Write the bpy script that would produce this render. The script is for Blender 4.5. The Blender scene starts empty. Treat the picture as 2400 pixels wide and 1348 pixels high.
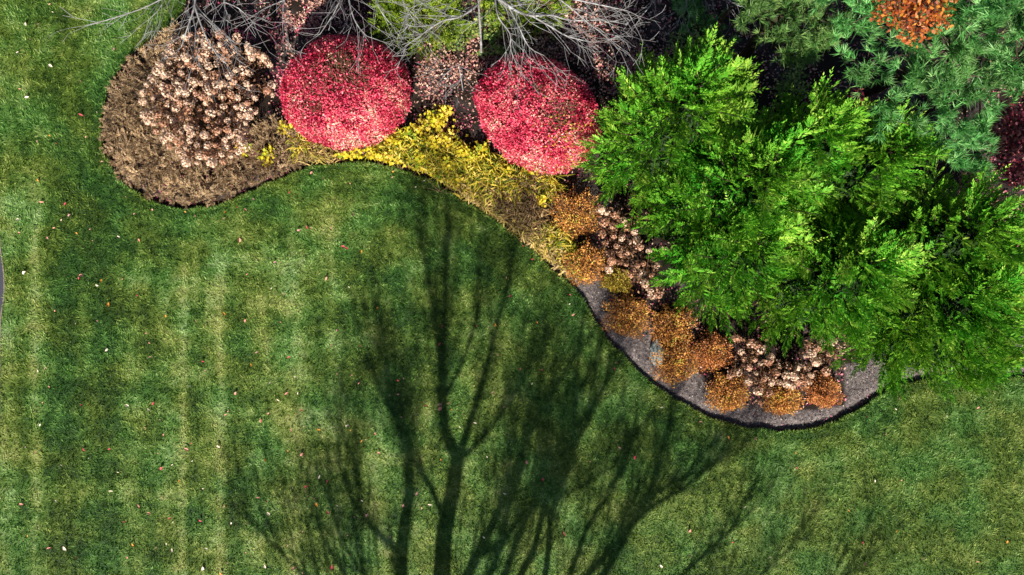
import bpy, math, random
import numpy as np
from mathutils import Vector, geometry

R = math.radians
CAM_Z = 16.0
SUN_EL, SUN_AZ = 36.0, 3.0          # elevation; shadows fall to image-up (+Y), leaning 3 degrees to the right

sc = bpy.context.scene
# ---------------------------------------------------------------- camera
cam_d = bpy.data.cameras.new("camera"); cam = bpy.data.objects.new("camera", cam_d)
sc.collection.objects.link(cam)
cam_d.sensor_width = 36; cam_d.lens = 24; cam_d.clip_end = 2000; cam_d.clip_start = 0.1
cam.location = (0, 0, CAM_Z); cam.rotation_euler = (0, 0, 0)
sc.camera = cam
# ---------------------------------------------------------------- sky, sun, exposure
w = bpy.data.worlds.new("World"); sc.world = w; w.use_nodes = True
nt = w.node_tree; bg = nt.nodes["Background"]
sky = nt.nodes.new("ShaderNodeTexSky"); sky.sky_type = 'NISHITA'; sky.sun_disc = False
sky.sun_elevation = R(SUN_EL); sky.sun_rotation = R(180 + SUN_AZ)
nt.links.new(sky.outputs[0], bg.inputs[0]); bg.inputs[1].default_value = 0.05
sd = bpy.data.lights.new("sun", 'SUN'); sun = bpy.data.objects.new("sun", sd)
sc.collection.objects.link(sun)
sd.energy = 5.0; sd.angle = R(0.55); sd.color = (1.0, 0.94, 0.84)
sh = Vector((math.sin(R(SUN_AZ)) * math.cos(R(SUN_EL)), math.cos(R(SUN_AZ)) * math.cos(R(SUN_EL)), -math.sin(R(SUN_EL))))
sun.rotation_euler = sh.to_track_quat('-Z', 'Y').to_euler()
sc.view_settings.view_transform = 'Standard'; sc.view_settings.look = 'None'
sc.view_settings.exposure = 1.0; sc.view_settings.gamma = 1.0
sc.cycles.max_bounces = 5; sc.cycles.diffuse_bounces = 2; sc.cycles.glossy_bounces = 1
sc.cycles.transmission_bounces = 2; sc.cycles.transparent_max_bounces = 4

rng = np.random.default_rng(7); random.seed(7)

# ================================================================ helpers
def pw(px, py, z=0.0):
    """photo pixel seen at height z -> world point"""
    k = (CAM_Z - z) / CAM_Z / 100.0
    return np.array([(px - 1200) * k, (674 - py) * k, z])

def unit(a):
    a = np.asarray(a, float)
    return a / np.maximum(np.linalg.norm(a, axis=-1, keepdims=True), 1e-9)

def link_mesh(name, V, F, mat, parent=None, rnd=None, tone=None, smooth=False):
    """V (N,3), F (M,k) all the same k, as ONE mesh object; rnd / tone = per-face values"""
    V = np.asarray(V, np.float32); F = np.asarray(F, np.int32); k = F.shape[1]
    me = bpy.data.meshes.new(name)
    me.vertices.add(len(V)); me.vertices.foreach_set("co", V.ravel())
    me.loops.add(F.size); me.loops.foreach_set("vertex_index", F.ravel())
    me.polygons.add(len(F)); me.polygons.foreach_set("loop_start", np.arange(0, F.size, k, dtype=np.int32))
    me.update(calc_edges=True)
    for nm, arr in (("rnd", rnd), ("tone", tone)):
        if arr is not None:
            a = me.attributes.new(nm, 'FLOAT', 'FACE'); a.data.foreach_set("value", np.asarray(arr, np.float32))
    if smooth: me.polygons.foreach_set("use_smooth", np.ones(len(F), bool))
    me.materials.append(mat)
    o = bpy.data.objects.new(name, me); sc.collection.objects.link(o)
    if parent is not None: o.parent = parent
    return o

def tag(o, label=None, cat=None, group=None, kind=None):
    if label: o["label"] = label
    if cat: o["category"] = cat
    if group: o["group"] = group
    if kind: o["kind"] = kind
    return o

def thing(name, label, cat, loc=(0, 0, 0), group=None):
    o = bpy.data.objects.new(name, None); sc.collection.objects.link(o)
    o.location = tuple(float(v) for v in loc); o.empty_display_size = 0.1
    return tag(o, label, cat, group)

class Geo:
    """collects faces of one arity"""
    def __init__(s): s.V = []; s.F = []; s.r = []; s.t = []; s.n = 0
    def add(s, V, F, r=None, t=None):
        s.V.append(V); s.F.append(F + s.n); s.n += len(V)
        s.r.append(rng.random(len(F)) if r is None else np.asarray(r, float))
        s.t.append(np.zeros(len(F)) if t is None else np.asarray(t, float))
    def link(s, name, mat, parent=None, origin=(0, 0, 0), smooth=False):
        V = np.concatenate(s.V) - np.asarray(origin, float)
        return link_mesh(name, V, np.concatenate(s.F), mat, parent, np.concatenate(s.r), np.concatenate(s.t), smooth)

def leaves(g, P, D, S, L, W, r=None, t=None, fold=0.12, wide=0.45):
    """diamond leaves: base P, direction D, side S, length L, width W"""
    N = len(P); D = unit(D); S = unit(S - (S * D).sum(1, keepdims=True) * D); Nn = np.cross(D, S)
    L = np.broadcast_to(np.asarray(L, float), (N,))[:, None]; W = np.broadcast_to(np.asarray(W, float), (N,))[:, None]
    V = np.empty((N, 4, 3))
    V[:, 0] = P; V[:, 2] = P + D * L
    V[:, 1] = P + D * L * wide + S * W * .5 + Nn * W * fold
    V[:, 3] = P + D * L * wide - S * W * .5 + Nn * W * fold
    g.add(V.reshape(-1, 3), np.arange(N * 4).reshape(N, 4), r, t)

def needles(g, P, D, L, W, r=None):
    """thin triangles"""
    N = len(P); D = unit(D); up = rng.normal(size=(N, 3)); S = unit(np.cross(D, up))
    L = np.broadcast_to(np.asarray(L, float), (N,))[:, None]; W = np.broadcast_to(np.asarray(W, float), (N,))[:, None]
    V = np.empty((N, 3, 3)); V[:, 0] = P - S * W * .5; V[:, 1] = P + S * W * .5; V[:, 2] = P + D * L
    g.add(V.reshape(-1, 3), np.arange(N * 3).reshape(N, 3), r)

def plumes(g, P, D, S, L, n=8, ll=0.12, lw=0.034, ang=42, jit=0.2, droop=0.0, r=None):
    """feather-like sprays of M plumes with n pairs of leaflets"""
    M = len(P); D = unit(D); S = unit(S - (S * D).sum(1, keepdims=True) * D)
    L = np.broadcast_to(np.asarray(L, float), (M,))
    rr = rng.random(M) if r is None else r
    for k in range(n + 1):
        t = k / n
        pos = P + D * (L * t)[:, None]; pos[:, 2] -= droop * L * t * t
        last = (k == n)
        for s in ((0,) if last else (-1, 1)):
            a = R(ang) * (1 - .35 * t) * s
            d = D * math.cos(a) + S * math.sin(a) + rng.normal(size=(M, 3)) * jit
            lng = ll * (1 - .55 * t) * (.75 + .5 * rng.random(M)) * (1.15 if last else 1)
            side = np.cross(np.cross(D, S), d) + rng.normal(size=(M, 3)) * .35
            leaves(g, pos, d, side, lng, lw * (1 - .3 * t), r=np.clip(rr * .65 + .35 * rng.random(M), 0, 1), fold=.2)

def tubes(g, segs, sides=5):
    """segs: rows (p0, p1, r0, r1) -> open frusta as quads"""
    if not len(segs): return
    p0 = np.array([s[0] for s in segs], float); p1 = np.array([s[1] for s in segs], float)
    r0 = np.array([s[2] for s in segs], float); r1 = np.array([s[3] for s in segs], float)
    D = unit(p1 - p0); ref = np.where(np.abs(D[:, 2:3]) > .9, np.array([[1., 0, 0]]), np.array([[0, 0, 1.]]))
    A = unit(np.cross(D, ref)); B = np.cross(D, A); N = len(D)
    V = np.empty((N, 2, sides, 3))
    for i in range(sides):
        a = 2 * math.pi * i / sides; c = A * math.cos(a) + B * math.sin(a)
        V[:, 0, i] = p0 + c * r0[:, None]; V[:, 1, i] = p1 + c * r1[:, None]
    base = (np.arange(N) * 2 * sides)[:, None]
    F = np.concatenate([np.concatenate([base + i, base + (i + 1) % sides, base + sides + (i + 1) % sides, base + sides + i], 1) for i in range(sides)])
    r = rng.random(N); g.add(V.reshape(-1, 3), F, np.tile(r, sides))

def poly_tube(segs, pts, r0, r1):
    for i in range(len(pts) - 1):
        a = r0 + (r1 - r0) * i / (len(pts) - 1); b = r0 + (r1 - r0) * (i + 1) / (len(pts) - 1)
        segs.append((pts[i], pts[i + 1], a, b))

def grow(segs, p, d, length, r, depth, spread=.5, lift=0.0, rmin=.004, wig=.12, kids=(2, 4), flat=1.0, kscale=.62, curve=.06):
    """recursive twig growth"""
    n = max(2, int(length / .16)); st = length / n; p = np.array(p, float); d = unit(np.array(d, float))
    forks = sorted(random.uniform(.25, .95) for _ in range(random.randint(*kids))) if depth > 0 else []
    fi = 0; cv = np.array([random.gauss(0, 1), random.gauss(0, 1), random.gauss(0, 1) * flat]) * curve
    for i in range(n):
        d = unit(d + cv + np.array([random.gauss(0, wig), random.gauss(0, wig), random.gauss(0, wig) * flat + lift * .1]))
        q = p + d * st; ra = max(rmin, r * (1 - .75 * i / n)); rb = max(rmin, r * (1 - .75 * (i + 1) / n))
        segs.append((p, q, ra, rb)); p = q
        while fi < len(forks) and forks[fi] <= (i + 1) / n:
            fi += 1
            s = np.array([random.gauss(0, 1), random.gauss(0, 1), random.gauss(0, 1) * flat]); s = unit(s - s.dot(d) * d)
            grow(segs, p, d + s * spread * random.uniform(.7, 1.4), length * kscale * random.uniform(.7, 1.2), rb * .7, depth - 1, spread, lift, rmin, wig, kids, flat, kscale, curve)

_NG = {}
def vnoise(x, y, scale, seed=0):
    """value noise 0..1 in numpy"""
    if seed not in _NG: _NG[seed] = np.random.default_rng(seed + 100).random((256, 256))
    G = _NG[seed]; u = np.asarray(x) / scale + 57.3; v = np.asarray(y) / scale + 31.7
    i = np.floor(u).astype(int); j = np.floor(v).astype(int); fu = u - i; fv = v - j
    fu = fu * fu * (3 - 2 * fu); fv = fv * fv * (3 - 2 * fv)
    a = G[i % 256, j % 256]; b = G[(i + 1) % 256, j % 256]; c = G[i % 256, (j + 1) % 256]; d = G[(i + 1) % 256, (j + 1) % 256]
    return (a * (1 - fu) + b * fu) * (1 - fv) + (c * (1 - fu) + d * fu) * fv

def inside(px, py, poly):
    x = np.asarray(px); y = np.asarray(py); res = np.zeros(x.shape, bool)
    P = np.asarray(poly); j = len(P) - 1
    for i in range(len(P)):
        xi, yi = P[i][:2]; xj, yj = P[j][:2]
        c = ((yi > y) != (yj > y)); den = (yj - yi) if yj != yi else 1e-9
        res ^= c & (x < (xj - xi) * (y - yi) / den + xi); j = i
    return res

def pdist(x, y, line):
    d = np.full(np.shape(x), 1e9); P = np.asarray(line)
    for i in range(len(P) - 1):
        a = P[i][:2]; b = P[i + 1][:2]; ab = b - a; t = np.clip(((x - a[0]) * ab[0] + (y - a[1]) * ab[1]) / ab.dot(ab), 0, 1)
        d = np.minimum(d, np.hypot(x - a[0] - t * ab[0], y - a[1] - t * ab[1]))
    return d

def poisson(poly, mind, tries=4000, seed=1):
    r = np.random.default_rng(seed); P = np.asarray(poly, float); lo = P.min(0); hi = P.max(0); out = []
    for _ in range(tries):
        q = lo + r.random(2) * (hi - lo)
        if inside(q[0:1], q[1:2], P)[0] and all((q[0] - o[0]) ** 2 + (q[1] - o[1]) ** 2 > mind * mind for o in out): out.append(q)
    return out

# ================================================================ materials
def leafmat(name, stops, rough=.5, trans=.25, nscale=1.2, namt=.25, spec=.3, tonestops=None, hue=0.0):
    m = bpy.data.materials.new(name); m.use_nodes = True; t = m.node_tree; N = t.nodes; Lk = t.links; N.clear()
    out = N.new("ShaderNodeOutputMaterial"); bs = N.new("ShaderNodeBsdfPrincipled")
    at = N.new("ShaderNodeAttribute"); at.attribute_name = "rnd"
    cr = N.new("ShaderNodeValToRGB"); e = cr.color_ramp.elements
    while len(e) > 1: e.remove(e[-1])
    e[0].position = stops[0][0]; e[0].color = (*stops[0][1], 1)
    for p, c in stops[1:]:
        q = e.new(p); q.color = (*c, 1)
    Lk.new(at.outputs["Fac"], cr.inputs[0])
    tc = N.new("ShaderNodeTexCoord"); ns = N.new("ShaderNodeTexNoise"); ns.inputs["Scale"].default_value = nscale; ns.inputs["Detail"].default_value = 3
    geo = N.new("ShaderNodeNewGeometry"); Lk.new(geo.outputs["Position"], ns.inputs["Vector"])
    mr = N.new("ShaderNodeMapRange"); mr.inputs["From Min"].default_value = .3; mr.inputs["From Max"].default_value = .7
    mr.inputs["To Min"].default_value = 1 - namt; mr.inputs["To Max"].default_value = 1 + namt
    Lk.new(ns.outputs["Fac"], mr.inputs["Value"])
    hs = N.new("ShaderNodeHueSaturation"); Lk.new(cr.outputs["Color"], hs.inputs["Color"]); Lk.new(mr.outputs[0], hs.inputs["Value"])
    if hue:
        mh = N.new("ShaderNodeMapRange"); mh.inputs["From Min"].default_value = .3; mh.inputs["From Max"].default_value = .7
        mh.inputs["To Min"].default_value = .5 - hue; mh.inputs["To Max"].default_value = .5 + hue
        n2 = N.new("ShaderNodeTexNoise"); n2.inputs["Scale"].default_value = nscale * .7; Lk.new(geo.outputs["Position"], n2.inputs["Vector"])
        Lk.new(n2.outputs["Fac"], mh.inputs["Value"]); Lk.new(mh.outputs[0], hs.inputs["Hue"])
    col = hs.outputs["Color"]
    Lk.new(col, bs.inputs["Base Color"]); bs.inputs["Roughness"].default_value = rough; bs.inputs["Specular IOR Level"].default_value = spec
    if trans > 0:
        tr = N.new("ShaderNodeBsdfTranslucent"); Lk.new(col, tr.inputs["Color"]); mx = N.new("ShaderNodeMixShader"); mx.inputs[0].default_value = trans
        Lk.new(bs.outputs[0], mx.inputs[1]); Lk.new(tr.outputs[0], mx.inputs[2]); Lk.new(mx.outputs[0], out.inputs[0])
    else: Lk.new(bs.outputs[0], out.inputs[0])
    return m

def grassmat(name, darken=1.0, trans=.2):
    """turf: tone attribute (mowing, dryness) and noise choose between deep, fresh and dry greens"""
    m = bpy.data.materials.new(name); m.use_nodes = True; t = m.node_tree; N = t.nodes; Lk = t.links; N.clear()
    out = N.new("ShaderNodeOutputMaterial"); bs = N.new("ShaderNodeBsdfPrincipled")
    geo = N.new("ShaderNodeNewGeometry")
    a1 = N.new("ShaderNodeAttribute"); a1.attribute_name = "tone"; a2 = N.new("ShaderNodeAttribute"); a2.attribute_name = "rnd"
    n1 = N.new("ShaderNodeTexNoise"); n1.inputs["Scale"].default_value = 6.0; n1.inputs["Detail"].default_value = 5; n1.inputs["Roughness"].default_value = .65
    n2 = N.new("ShaderNodeTexNoise"); n2.inputs["Scale"].default_value = .9; n2.inputs["Detail"].default_value = 4
    for n in (n1, n2): Lk.new(geo.outputs["Position"], n.inputs["Vector"])
    def math_(op, a, b):
        q = N.new("ShaderNodeMath"); q.operation = op
        for i, v in enumerate((a, b)):
            if isinstance(v, (int, float)): q.inputs[i].default_value = v
            else: Lk.new(v, q.inputs[i])
        return q.outputs[0]
    x = math_('ADD', a1.outputs["Fac"], math_('MULTIPLY', math_('SUBTRACT', n1.outputs["Fac"], .5), 1.5))
    x = math_('ADD', x, math_('MULTIPLY', math_('SUBTRACT', a2.outputs["Fac"], .5), .85))
    def ramp(stops):
        cr = N.new("ShaderNodeValToRGB"); e = cr.color_ramp.elements
        while len(e) > 1: e.remove(e[-1])
        e[0].position = stops[0][0]; e[0].color = (*[c * darken for c in stops[0][1]], 1)
        for p, c in stops[1:]:
            q = e.new(p); q.color = (*[v * darken for v in c], 1)
        Lk.new(x, cr.inputs[0]); return cr
    ra = ramp([(0, (.022, .052, .004)), (.35, (.072, .125, .012)), (.65, (.145, .200, .034)), (1, (.26, .29, .085))])
    rb = ramp([(0, (.016, .056, .006)), (.35, (.050, .135, .016)), (.65, (.110, .215, .045)), (1, (.21, .31, .11))])
    mr = N.new("ShaderNodeMapRange"); mr.inputs["From Min"].default_value = .42; mr.inputs["From Max"].default_value = .62; Lk.new(n2.outputs["Fac"], mr.inputs["Value"])
    mx = N.new("ShaderNodeMix"); mx.data_type = 'RGBA'; Lk.new(mr.outputs[0], mx.inputs[0]); Lk.new(ra.outputs[0], mx.inputs[6]); Lk.new(rb.outputs[0], mx.inputs[7])
    Lk.new(mx.outputs[2], bs.inputs["Base Color"]); bs.inputs["Roughness"].default_value = .6; bs.inputs["Specular IOR Level"].default_value = .2
    if trans:
        tr = N.new("ShaderNodeBsdfTranslucent"); Lk.new(mx.outputs[2], tr.inputs["Color"]); ms = N.new("ShaderNodeMixShader"); ms.inputs[0].default_value = trans
        Lk.new(bs.outputs[0], ms.inputs[1]); Lk.new(tr.outputs[0], ms.inputs[2]); Lk.new(ms.outputs[0], out.inputs[0])
    else:
        bp = N.new("ShaderNodeBump"); bp.inputs["Strength"].default_value = .8; bp.inputs["Distance"].default_value = .03
        n3 = N.new("ShaderNodeTexNoise"); n3.inputs["Scale"].default_value = 30; n3.inputs["Detail"].default_value = 4; Lk.new(geo.outputs["Position"], n3.inputs["Vector"])
        Lk.new(n3.outputs["Fac"], bp.inputs["Height"]); Lk.new(bp.outputs[0], bs.inputs["Normal"]); Lk.new(bs.outputs[0], out.inputs[0])
    return m

def noisemat(name, stops, scale=8, rough=.9, bump=.5, bdist=.03, bscale=40, detail=6):
    m = bpy.data.materials.new(name); m.use_nodes = True; t = m.node_tree; N = t.nodes; Lk = t.links; bs = N["Principled BSDF"]
    geo = N.new("ShaderNodeNewGeometry"); n1 = N.new("ShaderNodeTexNoise"); n1.inputs["Scale"].default_value = scale; n1.inputs["Detail"].default_value = detail; n1.inputs["Roughness"].default_value = .7
    Lk.new(geo.outputs["Position"], n1.inputs["Vector"]); cr = N.new("ShaderNodeValToRGB"); e = cr.color_ramp.elements
    while len(e) > 1: e.remove(e[-1])
    e[0].position = stops[0][0]; e[0].color = (*stops[0][1], 1)
    for p, c in stops[1:]:
        q = e.new(p); q.color = (*c, 1)
    Lk.new(n1.outputs["Fac"], cr.inputs[0]); Lk.new(cr.outputs[0], bs.inputs["Base Color"]); bs.inputs["Roughness"].default_value = rough
    bs.inputs["Specular IOR Level"].default_value = .2
    n2 = N.new("ShaderNodeTexNoise"); n2.inputs["Scale"].default_value = bscale; n2.inputs["Detail"].default_value = 5; Lk.new(geo.outputs["Position"], n2.inputs["Vector"])
    bp = N.new("ShaderNodeBump"); bp.inputs["Strength"].default_value = bump; bp.inputs["Distance"].default_value = bdist
    Lk.new(n2.outputs["Fac"], bp.inputs["Height"]); Lk.new(bp.outputs[0], bs.inputs["Normal"])
    return m

M_turf = grassmat("turf", .75, 0); M_blade = grassmat("grass_blade", 1.35, .2)
M_mulch = noisemat("mulch", [(.3, (.035, .028, .027)), (.5, (.12, .10, .098)), (.7, (.26, .22, .205))], 14, .95, 1.0, .03, 45)
def shaded_mould(m):
    """near-black leaf mould paints in the shade under trees and plants: 'wood' vertex factor blends to it"""
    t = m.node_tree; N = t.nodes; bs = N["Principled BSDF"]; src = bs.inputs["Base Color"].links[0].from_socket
    at = N.new("ShaderNodeAttribute"); at.attribute_name = "shade_mask"; mx = N.new("ShaderNodeMix"); mx.data_type = 'RGBA'
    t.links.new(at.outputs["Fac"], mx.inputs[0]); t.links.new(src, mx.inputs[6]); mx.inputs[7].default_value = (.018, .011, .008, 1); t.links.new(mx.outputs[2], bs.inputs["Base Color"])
shaded_mould(M_mulch)
M_soil = noisemat("soil", [(.3, (.012, .007, .009)), (.7, (.045, .022, .022))], 20)
M_asph = noisemat("asphalt", [(.3, (.03, .032, .045)), (.7, (.07, .07, .09))], 60, .8, .5, .01, 150)
M_bark = noisemat("bark", [(.3, (.05, .035, .025)), (.7, (.14, .10, .075))], 25, .9, .6, .02, 60)
M_greybark = noisemat("grey_bark", [(.3, (.09, .08, .08)), (.5, (.22, .21, .21)), (.7, (.42, .43, .43))], 5, .7, .4, .005, 90)
M_twigbrown = noisemat("twig_brown", [(.3, (.10, .055, .03)), (.7, (.25, .15, .09))], 20, .9, .4, .005, 90)
M_stone = noisemat("stone", [(.3, (.16, .19, .18)), (.55, (.32, .36, .33)), (.75, (.5, .53, .48))], 6, .85, .6, .02, 30)
M_ever = leafmat("evergreen_spray", [(0, (.035, .12, .006)), (.3, (.052, .205, .010)), (.65, (.14, .37, .024)), (.92, (.40, .58, .085)), (1, (.34, .27, .10))], .6, .25, 1.4, .3, spec=.12, hue=.02)
M_dark = noisemat("dark_bark", [(.3, (.022, .015, .010)), (.7, (.06, .042, .03))], 25)
M_inner = leafmat("inner_shade_spray", [(0, (.006, .018, .003)), (1, (.02, .05, .008))], .8, 0, 2, .2)  # near-black green, the shade inside the crowns put into the colour
M_pine = leafmat("pine_needle", [(0, (.03, .15, .028)), (.5, (.12, .35, .085)), (1, (.36, .62, .24))], .4, .2, 1.3, .3, hue=.015)
M_pine2 = leafmat("pine_needle_yellow", [(0, (.04, .14, .03)), (.5, (.12, .26, .06)), (1, (.32, .46, .15))], .4, .2, 1.3, .3)
M_red = leafmat("red_leaf", [(0, (.24, .008, .025)), (.25, (.58, .018, .07)), (.55, (.88, .085, .18)), (.80, (.90, .23, .26)), (.93, (.88, .40, .33)), (1, (.86, .58, .42))], .45, .3, 1.6, .12)
M_junip = leafmat("bronze_juniper", [(0, (.10, .065, .03)), (.45, (.30, .20, .105)), (.85, (.52, .36, .21)), (1, (.32, .30, .09))], .6, .15, 2.0, .3)
M_hyd = leafmat("dry_floret", [(0, (.34, .18, .10)), (.4, (.64, .42, .29)), (1, (.84, .67, .52))], .7, .2, 3, .15)
M_hyd2 = leafmat("brown_floret", [(0, (.24, .10, .05)), (.4, (.46, .23, .13)), (1, (.66, .42, .30))], .7, .2, 3, .15)
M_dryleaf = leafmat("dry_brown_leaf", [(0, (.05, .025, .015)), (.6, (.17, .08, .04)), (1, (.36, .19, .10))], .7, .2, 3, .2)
M_spir = leafmat("orange_leaf", [(0, (.16, .06, .02)), (.3, (.46, .18, .045)), (.7, (.74, .33, .07)), (.9, (.78, .48, .10)), (1, (.45, .45, .05))], .5, .25, 3, .2)
M_spir2 = leafmat("russet_leaf", [(0, (.18, .06, .02)), (.4, (.46, .17, .05)), (.8, (.70, .26, .08)), (1, (.62, .42, .07))], .5, .25, 3, .2)
M_spir3 = leafmat("olive_gold_leaf", [(0, (.14, .10, .015)), (.5, (.42, .28, .03)), (1, (.50, .44, .05))], .5, .25, 3, .2)
M_yel = leafmat("yellow_leaf", [(0, (.07, .17, .015)), (.25, (.26, .38, .02)), (.5, (.60, .54, .03)), (.8, (.78, .58, .03)), (1, (.82, .60, .12))], .5, .3, 3, .15)
M_lily = leafmat("olive_gold_blade", [(0, (.07, .12, .010)), (.3, (.27, .30, .02)), (.65, (.66, .52, .04)), (1, (.84, .62, .12))], .5, .25, 3, .2)
M_tan = leafmat("tan_blade", [(0, (.15, .13, .03)), (.35, (.40, .32, .07)), (.7, (.62, .44, .12)), (1, (.72, .50, .26))], .6, .25, 3, .2)
M_brn = leafmat("brown_blade", [(0, (.07, .04, .015)), (.5, (.20, .12, .05)), (1, (.42, .28, .12))], .6, .2, 3, .2)
M_gold = leafmat("golden_green_spray", [(0, (.05, .11, .008)), (.5, (.15, .24, .012)), (1, (.32, .40, .03))], .5, .2, 2, .3)
M_weed = leafmat("weed_leaf", [(0, (.05, .13, .02)), (.6, (.20, .30, .07)), (1, (.45, .45, .12))], .5, .3, 2, .25)
M_oak = leafmat("oak_leaf", [(0, (.14, .03, .012)), (.5, (.46, .10, .025)), (1, (.66, .26, .04))], .45, .3, 3, .15)
M_maroon = leafmat("maroon_leaf", [(0, (.05, .008, .012)), (.5, (.20, .02, .04)), (1, (.50, .15, .13))], .45, .25, 3, .15)
M_lit_tan = leafmat("litter_salmon", [(0, (.17, .07, .05)), (.4, (.42, .20, .15)), (.8, (.64, .38, .30)), (1, (.75, .56, .44))], .6, .2, 2, .2)
M_lit_mag = leafmat("litter_magenta", [(0, (.10, .012, .03)), (.5, (.36, .04, .10)), (.9, (.62, .16, .22)), (1, (.7, .45, .4))], .6, .2, 2, .2)
M_chip = leafmat("mulch_chip", [(0, (.02, .016, .014)), (.5, (.12, .10, .092)), (.85, (.30, .25, .23)), (1, (.46, .39, .34))], .9, 0, 2, .2)
FALL = {n: leafmat("fallen_" + n.replace(" ", "_"), [(0, a), (1, b)], .5, .15, 20, .15) for n, a, b in (
    ("salmon pink", (.62, .20, .17), (.78, .36, .30)), ("pale cream", (.74, .55, .42), (.85, .72, .60)),
    ("crimson", (.40, .03, .05), (.62, .08, .12)), ("orange", (.66, .22, .03), (.80, .36, .06)), ("dusty pink", (.45, .17, .18), (.62, .30, .30)))}

# ================================================================ the ground: lawn, planting bed, driveway
EDGE_PX = [(520, -420), (470, -150), (440, -30), (425, 25), (395, 62), (355, 92), (318, 118), (288, 146), (262, 188), (245, 235), (236, 285), (238, 335), (252, 385), (280, 422), (320, 456), (370, 481),
    (420, 491), (480, 488), (540, 473), (600, 449), (650, 424), (700, 404), (750, 390), (800, 385), (860, 388), (920, 397), (980, 415), (1040, 443), (1100, 480), (1160, 520), (1220, 568), (1280, 620),
    (1330, 665), (1370, 715), (1400, 762), (1430, 805), (1480, 860), (1530, 905), (1590, 945), (1650, 975), (1720, 998), (1790, 1010), (1860, 1010), (1930, 1000), (1990, 975), (2040, 945), (2090, 917),
    (2150, 898), (2250, 890), (2340, 893), (2440, 880), (2700, 860), (3400, 800)]
def catmull(P, n=6):
    P = [np.array(p, float) for p in P]; out = []
    for i in range(len(P) - 1):
        a = P[max(i - 1, 0)]; b = P[i]; c = P[i + 1]; d = P[min(i + 2, len(P) - 1)]
        for k in range(n):
            t = k / n; out.append(.5 * (2 * b + (c - a) * t + (2 * a - 5 * b + 4 * c - d) * t * t + (3 * b - a - 3 * c + d) * t ** 3))
    out.append(P[-1]); return out
EDGE = np.array([pw(p[0], p[1])[:2] for p in catmull(EDGE_PX)])
EDGE += np.stack([vnoise(EDGE[:, 0], EDGE[:, 1], .35, 3) - .5, vnoise(EDGE[:, 0], EDGE[:, 1], .35, 4) - .5], 1) * .06
BED = list(map(tuple, EDGE)) + [(30.0, 20.0), (-6.0, 20.0)]
DRIVE_PX = [(-60, 530), (-6, 545), (1, 580), (9, 640), (10, 690), (3, 740), (1, 800), (0, 900), (-1, 1000), (-4, 1080), (-10, 1300), (-12, 1700)]
DRIVE = np.array([pw(*p)[:2] for p in catmull(DRIVE_PX)])

def px_of(x, y): return x * 100 + 1200, 674 - y * 100
def bump1(v, c, wd): return np.exp(-((v - c) / wd) ** 2)
def lawn_tone(x, y):
    px, py = px_of(x, y); q = px + (vnoise(x, y, 1.2, 9) - .5) * 6; e = pdist(x, y, EDGE)
    t = .40 + .36 * (vnoise(x, y, 1.3, 1) - .5) + .40 * (vnoise(x, y, .45, 2) - .5) + .22 * (vnoise(x, y, .16, 26) - .5)
    t = t + .20 * (vnoise(x, y * .35, .35, 5) - .5) * (px < 1200)
    far = np.clip((e - .5) / .6, 0, 1)
    t = t + (px < 1200) * far * (.34 * (vnoise(x, y * .13, .10, 51) - .5) + .30 * (vnoise(x * .12, y, .10, 52) - .5)) + (px >= 1200) * .26 * (vnoise(x * .8 + y * .6, (y * .8 - x * .6) * .2, .09, 53) - .5)
    low = np.clip((py - 560) / 150, 0, 1) * (px < 1150) * far
    t = t + .62 * bump1(q, 84, 13) * np.clip((py - 250) / 300, 0, 1) + .66 * bump1(q, 430, 10) * np.clip((py - 560) / 80, 0, 1) + .60 * bump1(q, 518, 10) * np.clip((py - 580) / 80, 0, 1)
    t = t + .16 * bump1(q, 30, 26) - .22 * bump1(q, 200, 95) * np.clip((py - 200) / 200, 0, 1) + .12 * bump1(q, 680, 60) * low - .12 * bump1(q, 575, 34) * low
    t = t + low * (.12 * np.sin(q / 98 * 2 * math.pi + 1.1) + .11 * np.sin((py + 14 * np.sin(px / 160)) / 95 * 2 * math.pi))
    cur = np.clip(1 - e / 2.2, 0, 1)
    t = t + cur * .13 * np.sin(e / .52 * 2 * math.pi - 2.4) - .12 * np.exp(-(e / .35) ** 2)
    rt = (px > 1500) * np.clip((py - 900) / 200, 0, 1)
    t = t + rt * (.02 + .14 * (vnoise(x * .6 + y * .8, (y * .6 - x * .8) * 3, .9, 6) - .5))
    return np.clip(t, 0.02, 1)

def cdt_sheet(name, pts, loops, keep, z, mat, tone=None):
    """one flat sheet triangulated through pts, bounded by closed loops, keeping faces whose centre passes keep()"""
    verts = []; edges = []
    for lp in loops:
        n0 = len(verts); verts += [Vector(p) for p in lp]; edges += [(n0 + i, n0 + (i + 1) % len(lp)) for i in range(len(lp))]
    verts += [Vector(p) for p in pts]
    vo, eo, fo, *_ = geometry.delaunay_2d_cdt(verts, edges, [], 0, 1e-5)
    V = np.array([(v[0], v[1]) for v in vo]); F = np.array([f for f in fo if len(f) == 3])
    C = V[F].mean(1); F = F[keep(C[:, 0], C[:, 1])]
    V3 = np.concatenate([V, z(V[:, 0], V[:, 1])[:, None]], 1)
    o = link_mesh(name, V3, F, mat, smooth=True)
    if tone is not None:
        a = o.data.attributes.new("tone", 'FLOAT', 'POINT'); a.data.foreach_set("value", tone(V[:, 0], V[:, 1]).astype(np.float32))
        b = o.data.attributes.new("rnd", 'FLOAT', 'POINT'); b.data.foreach_set("value", np.full(len(V), .5, np.float32))
    return o

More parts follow.
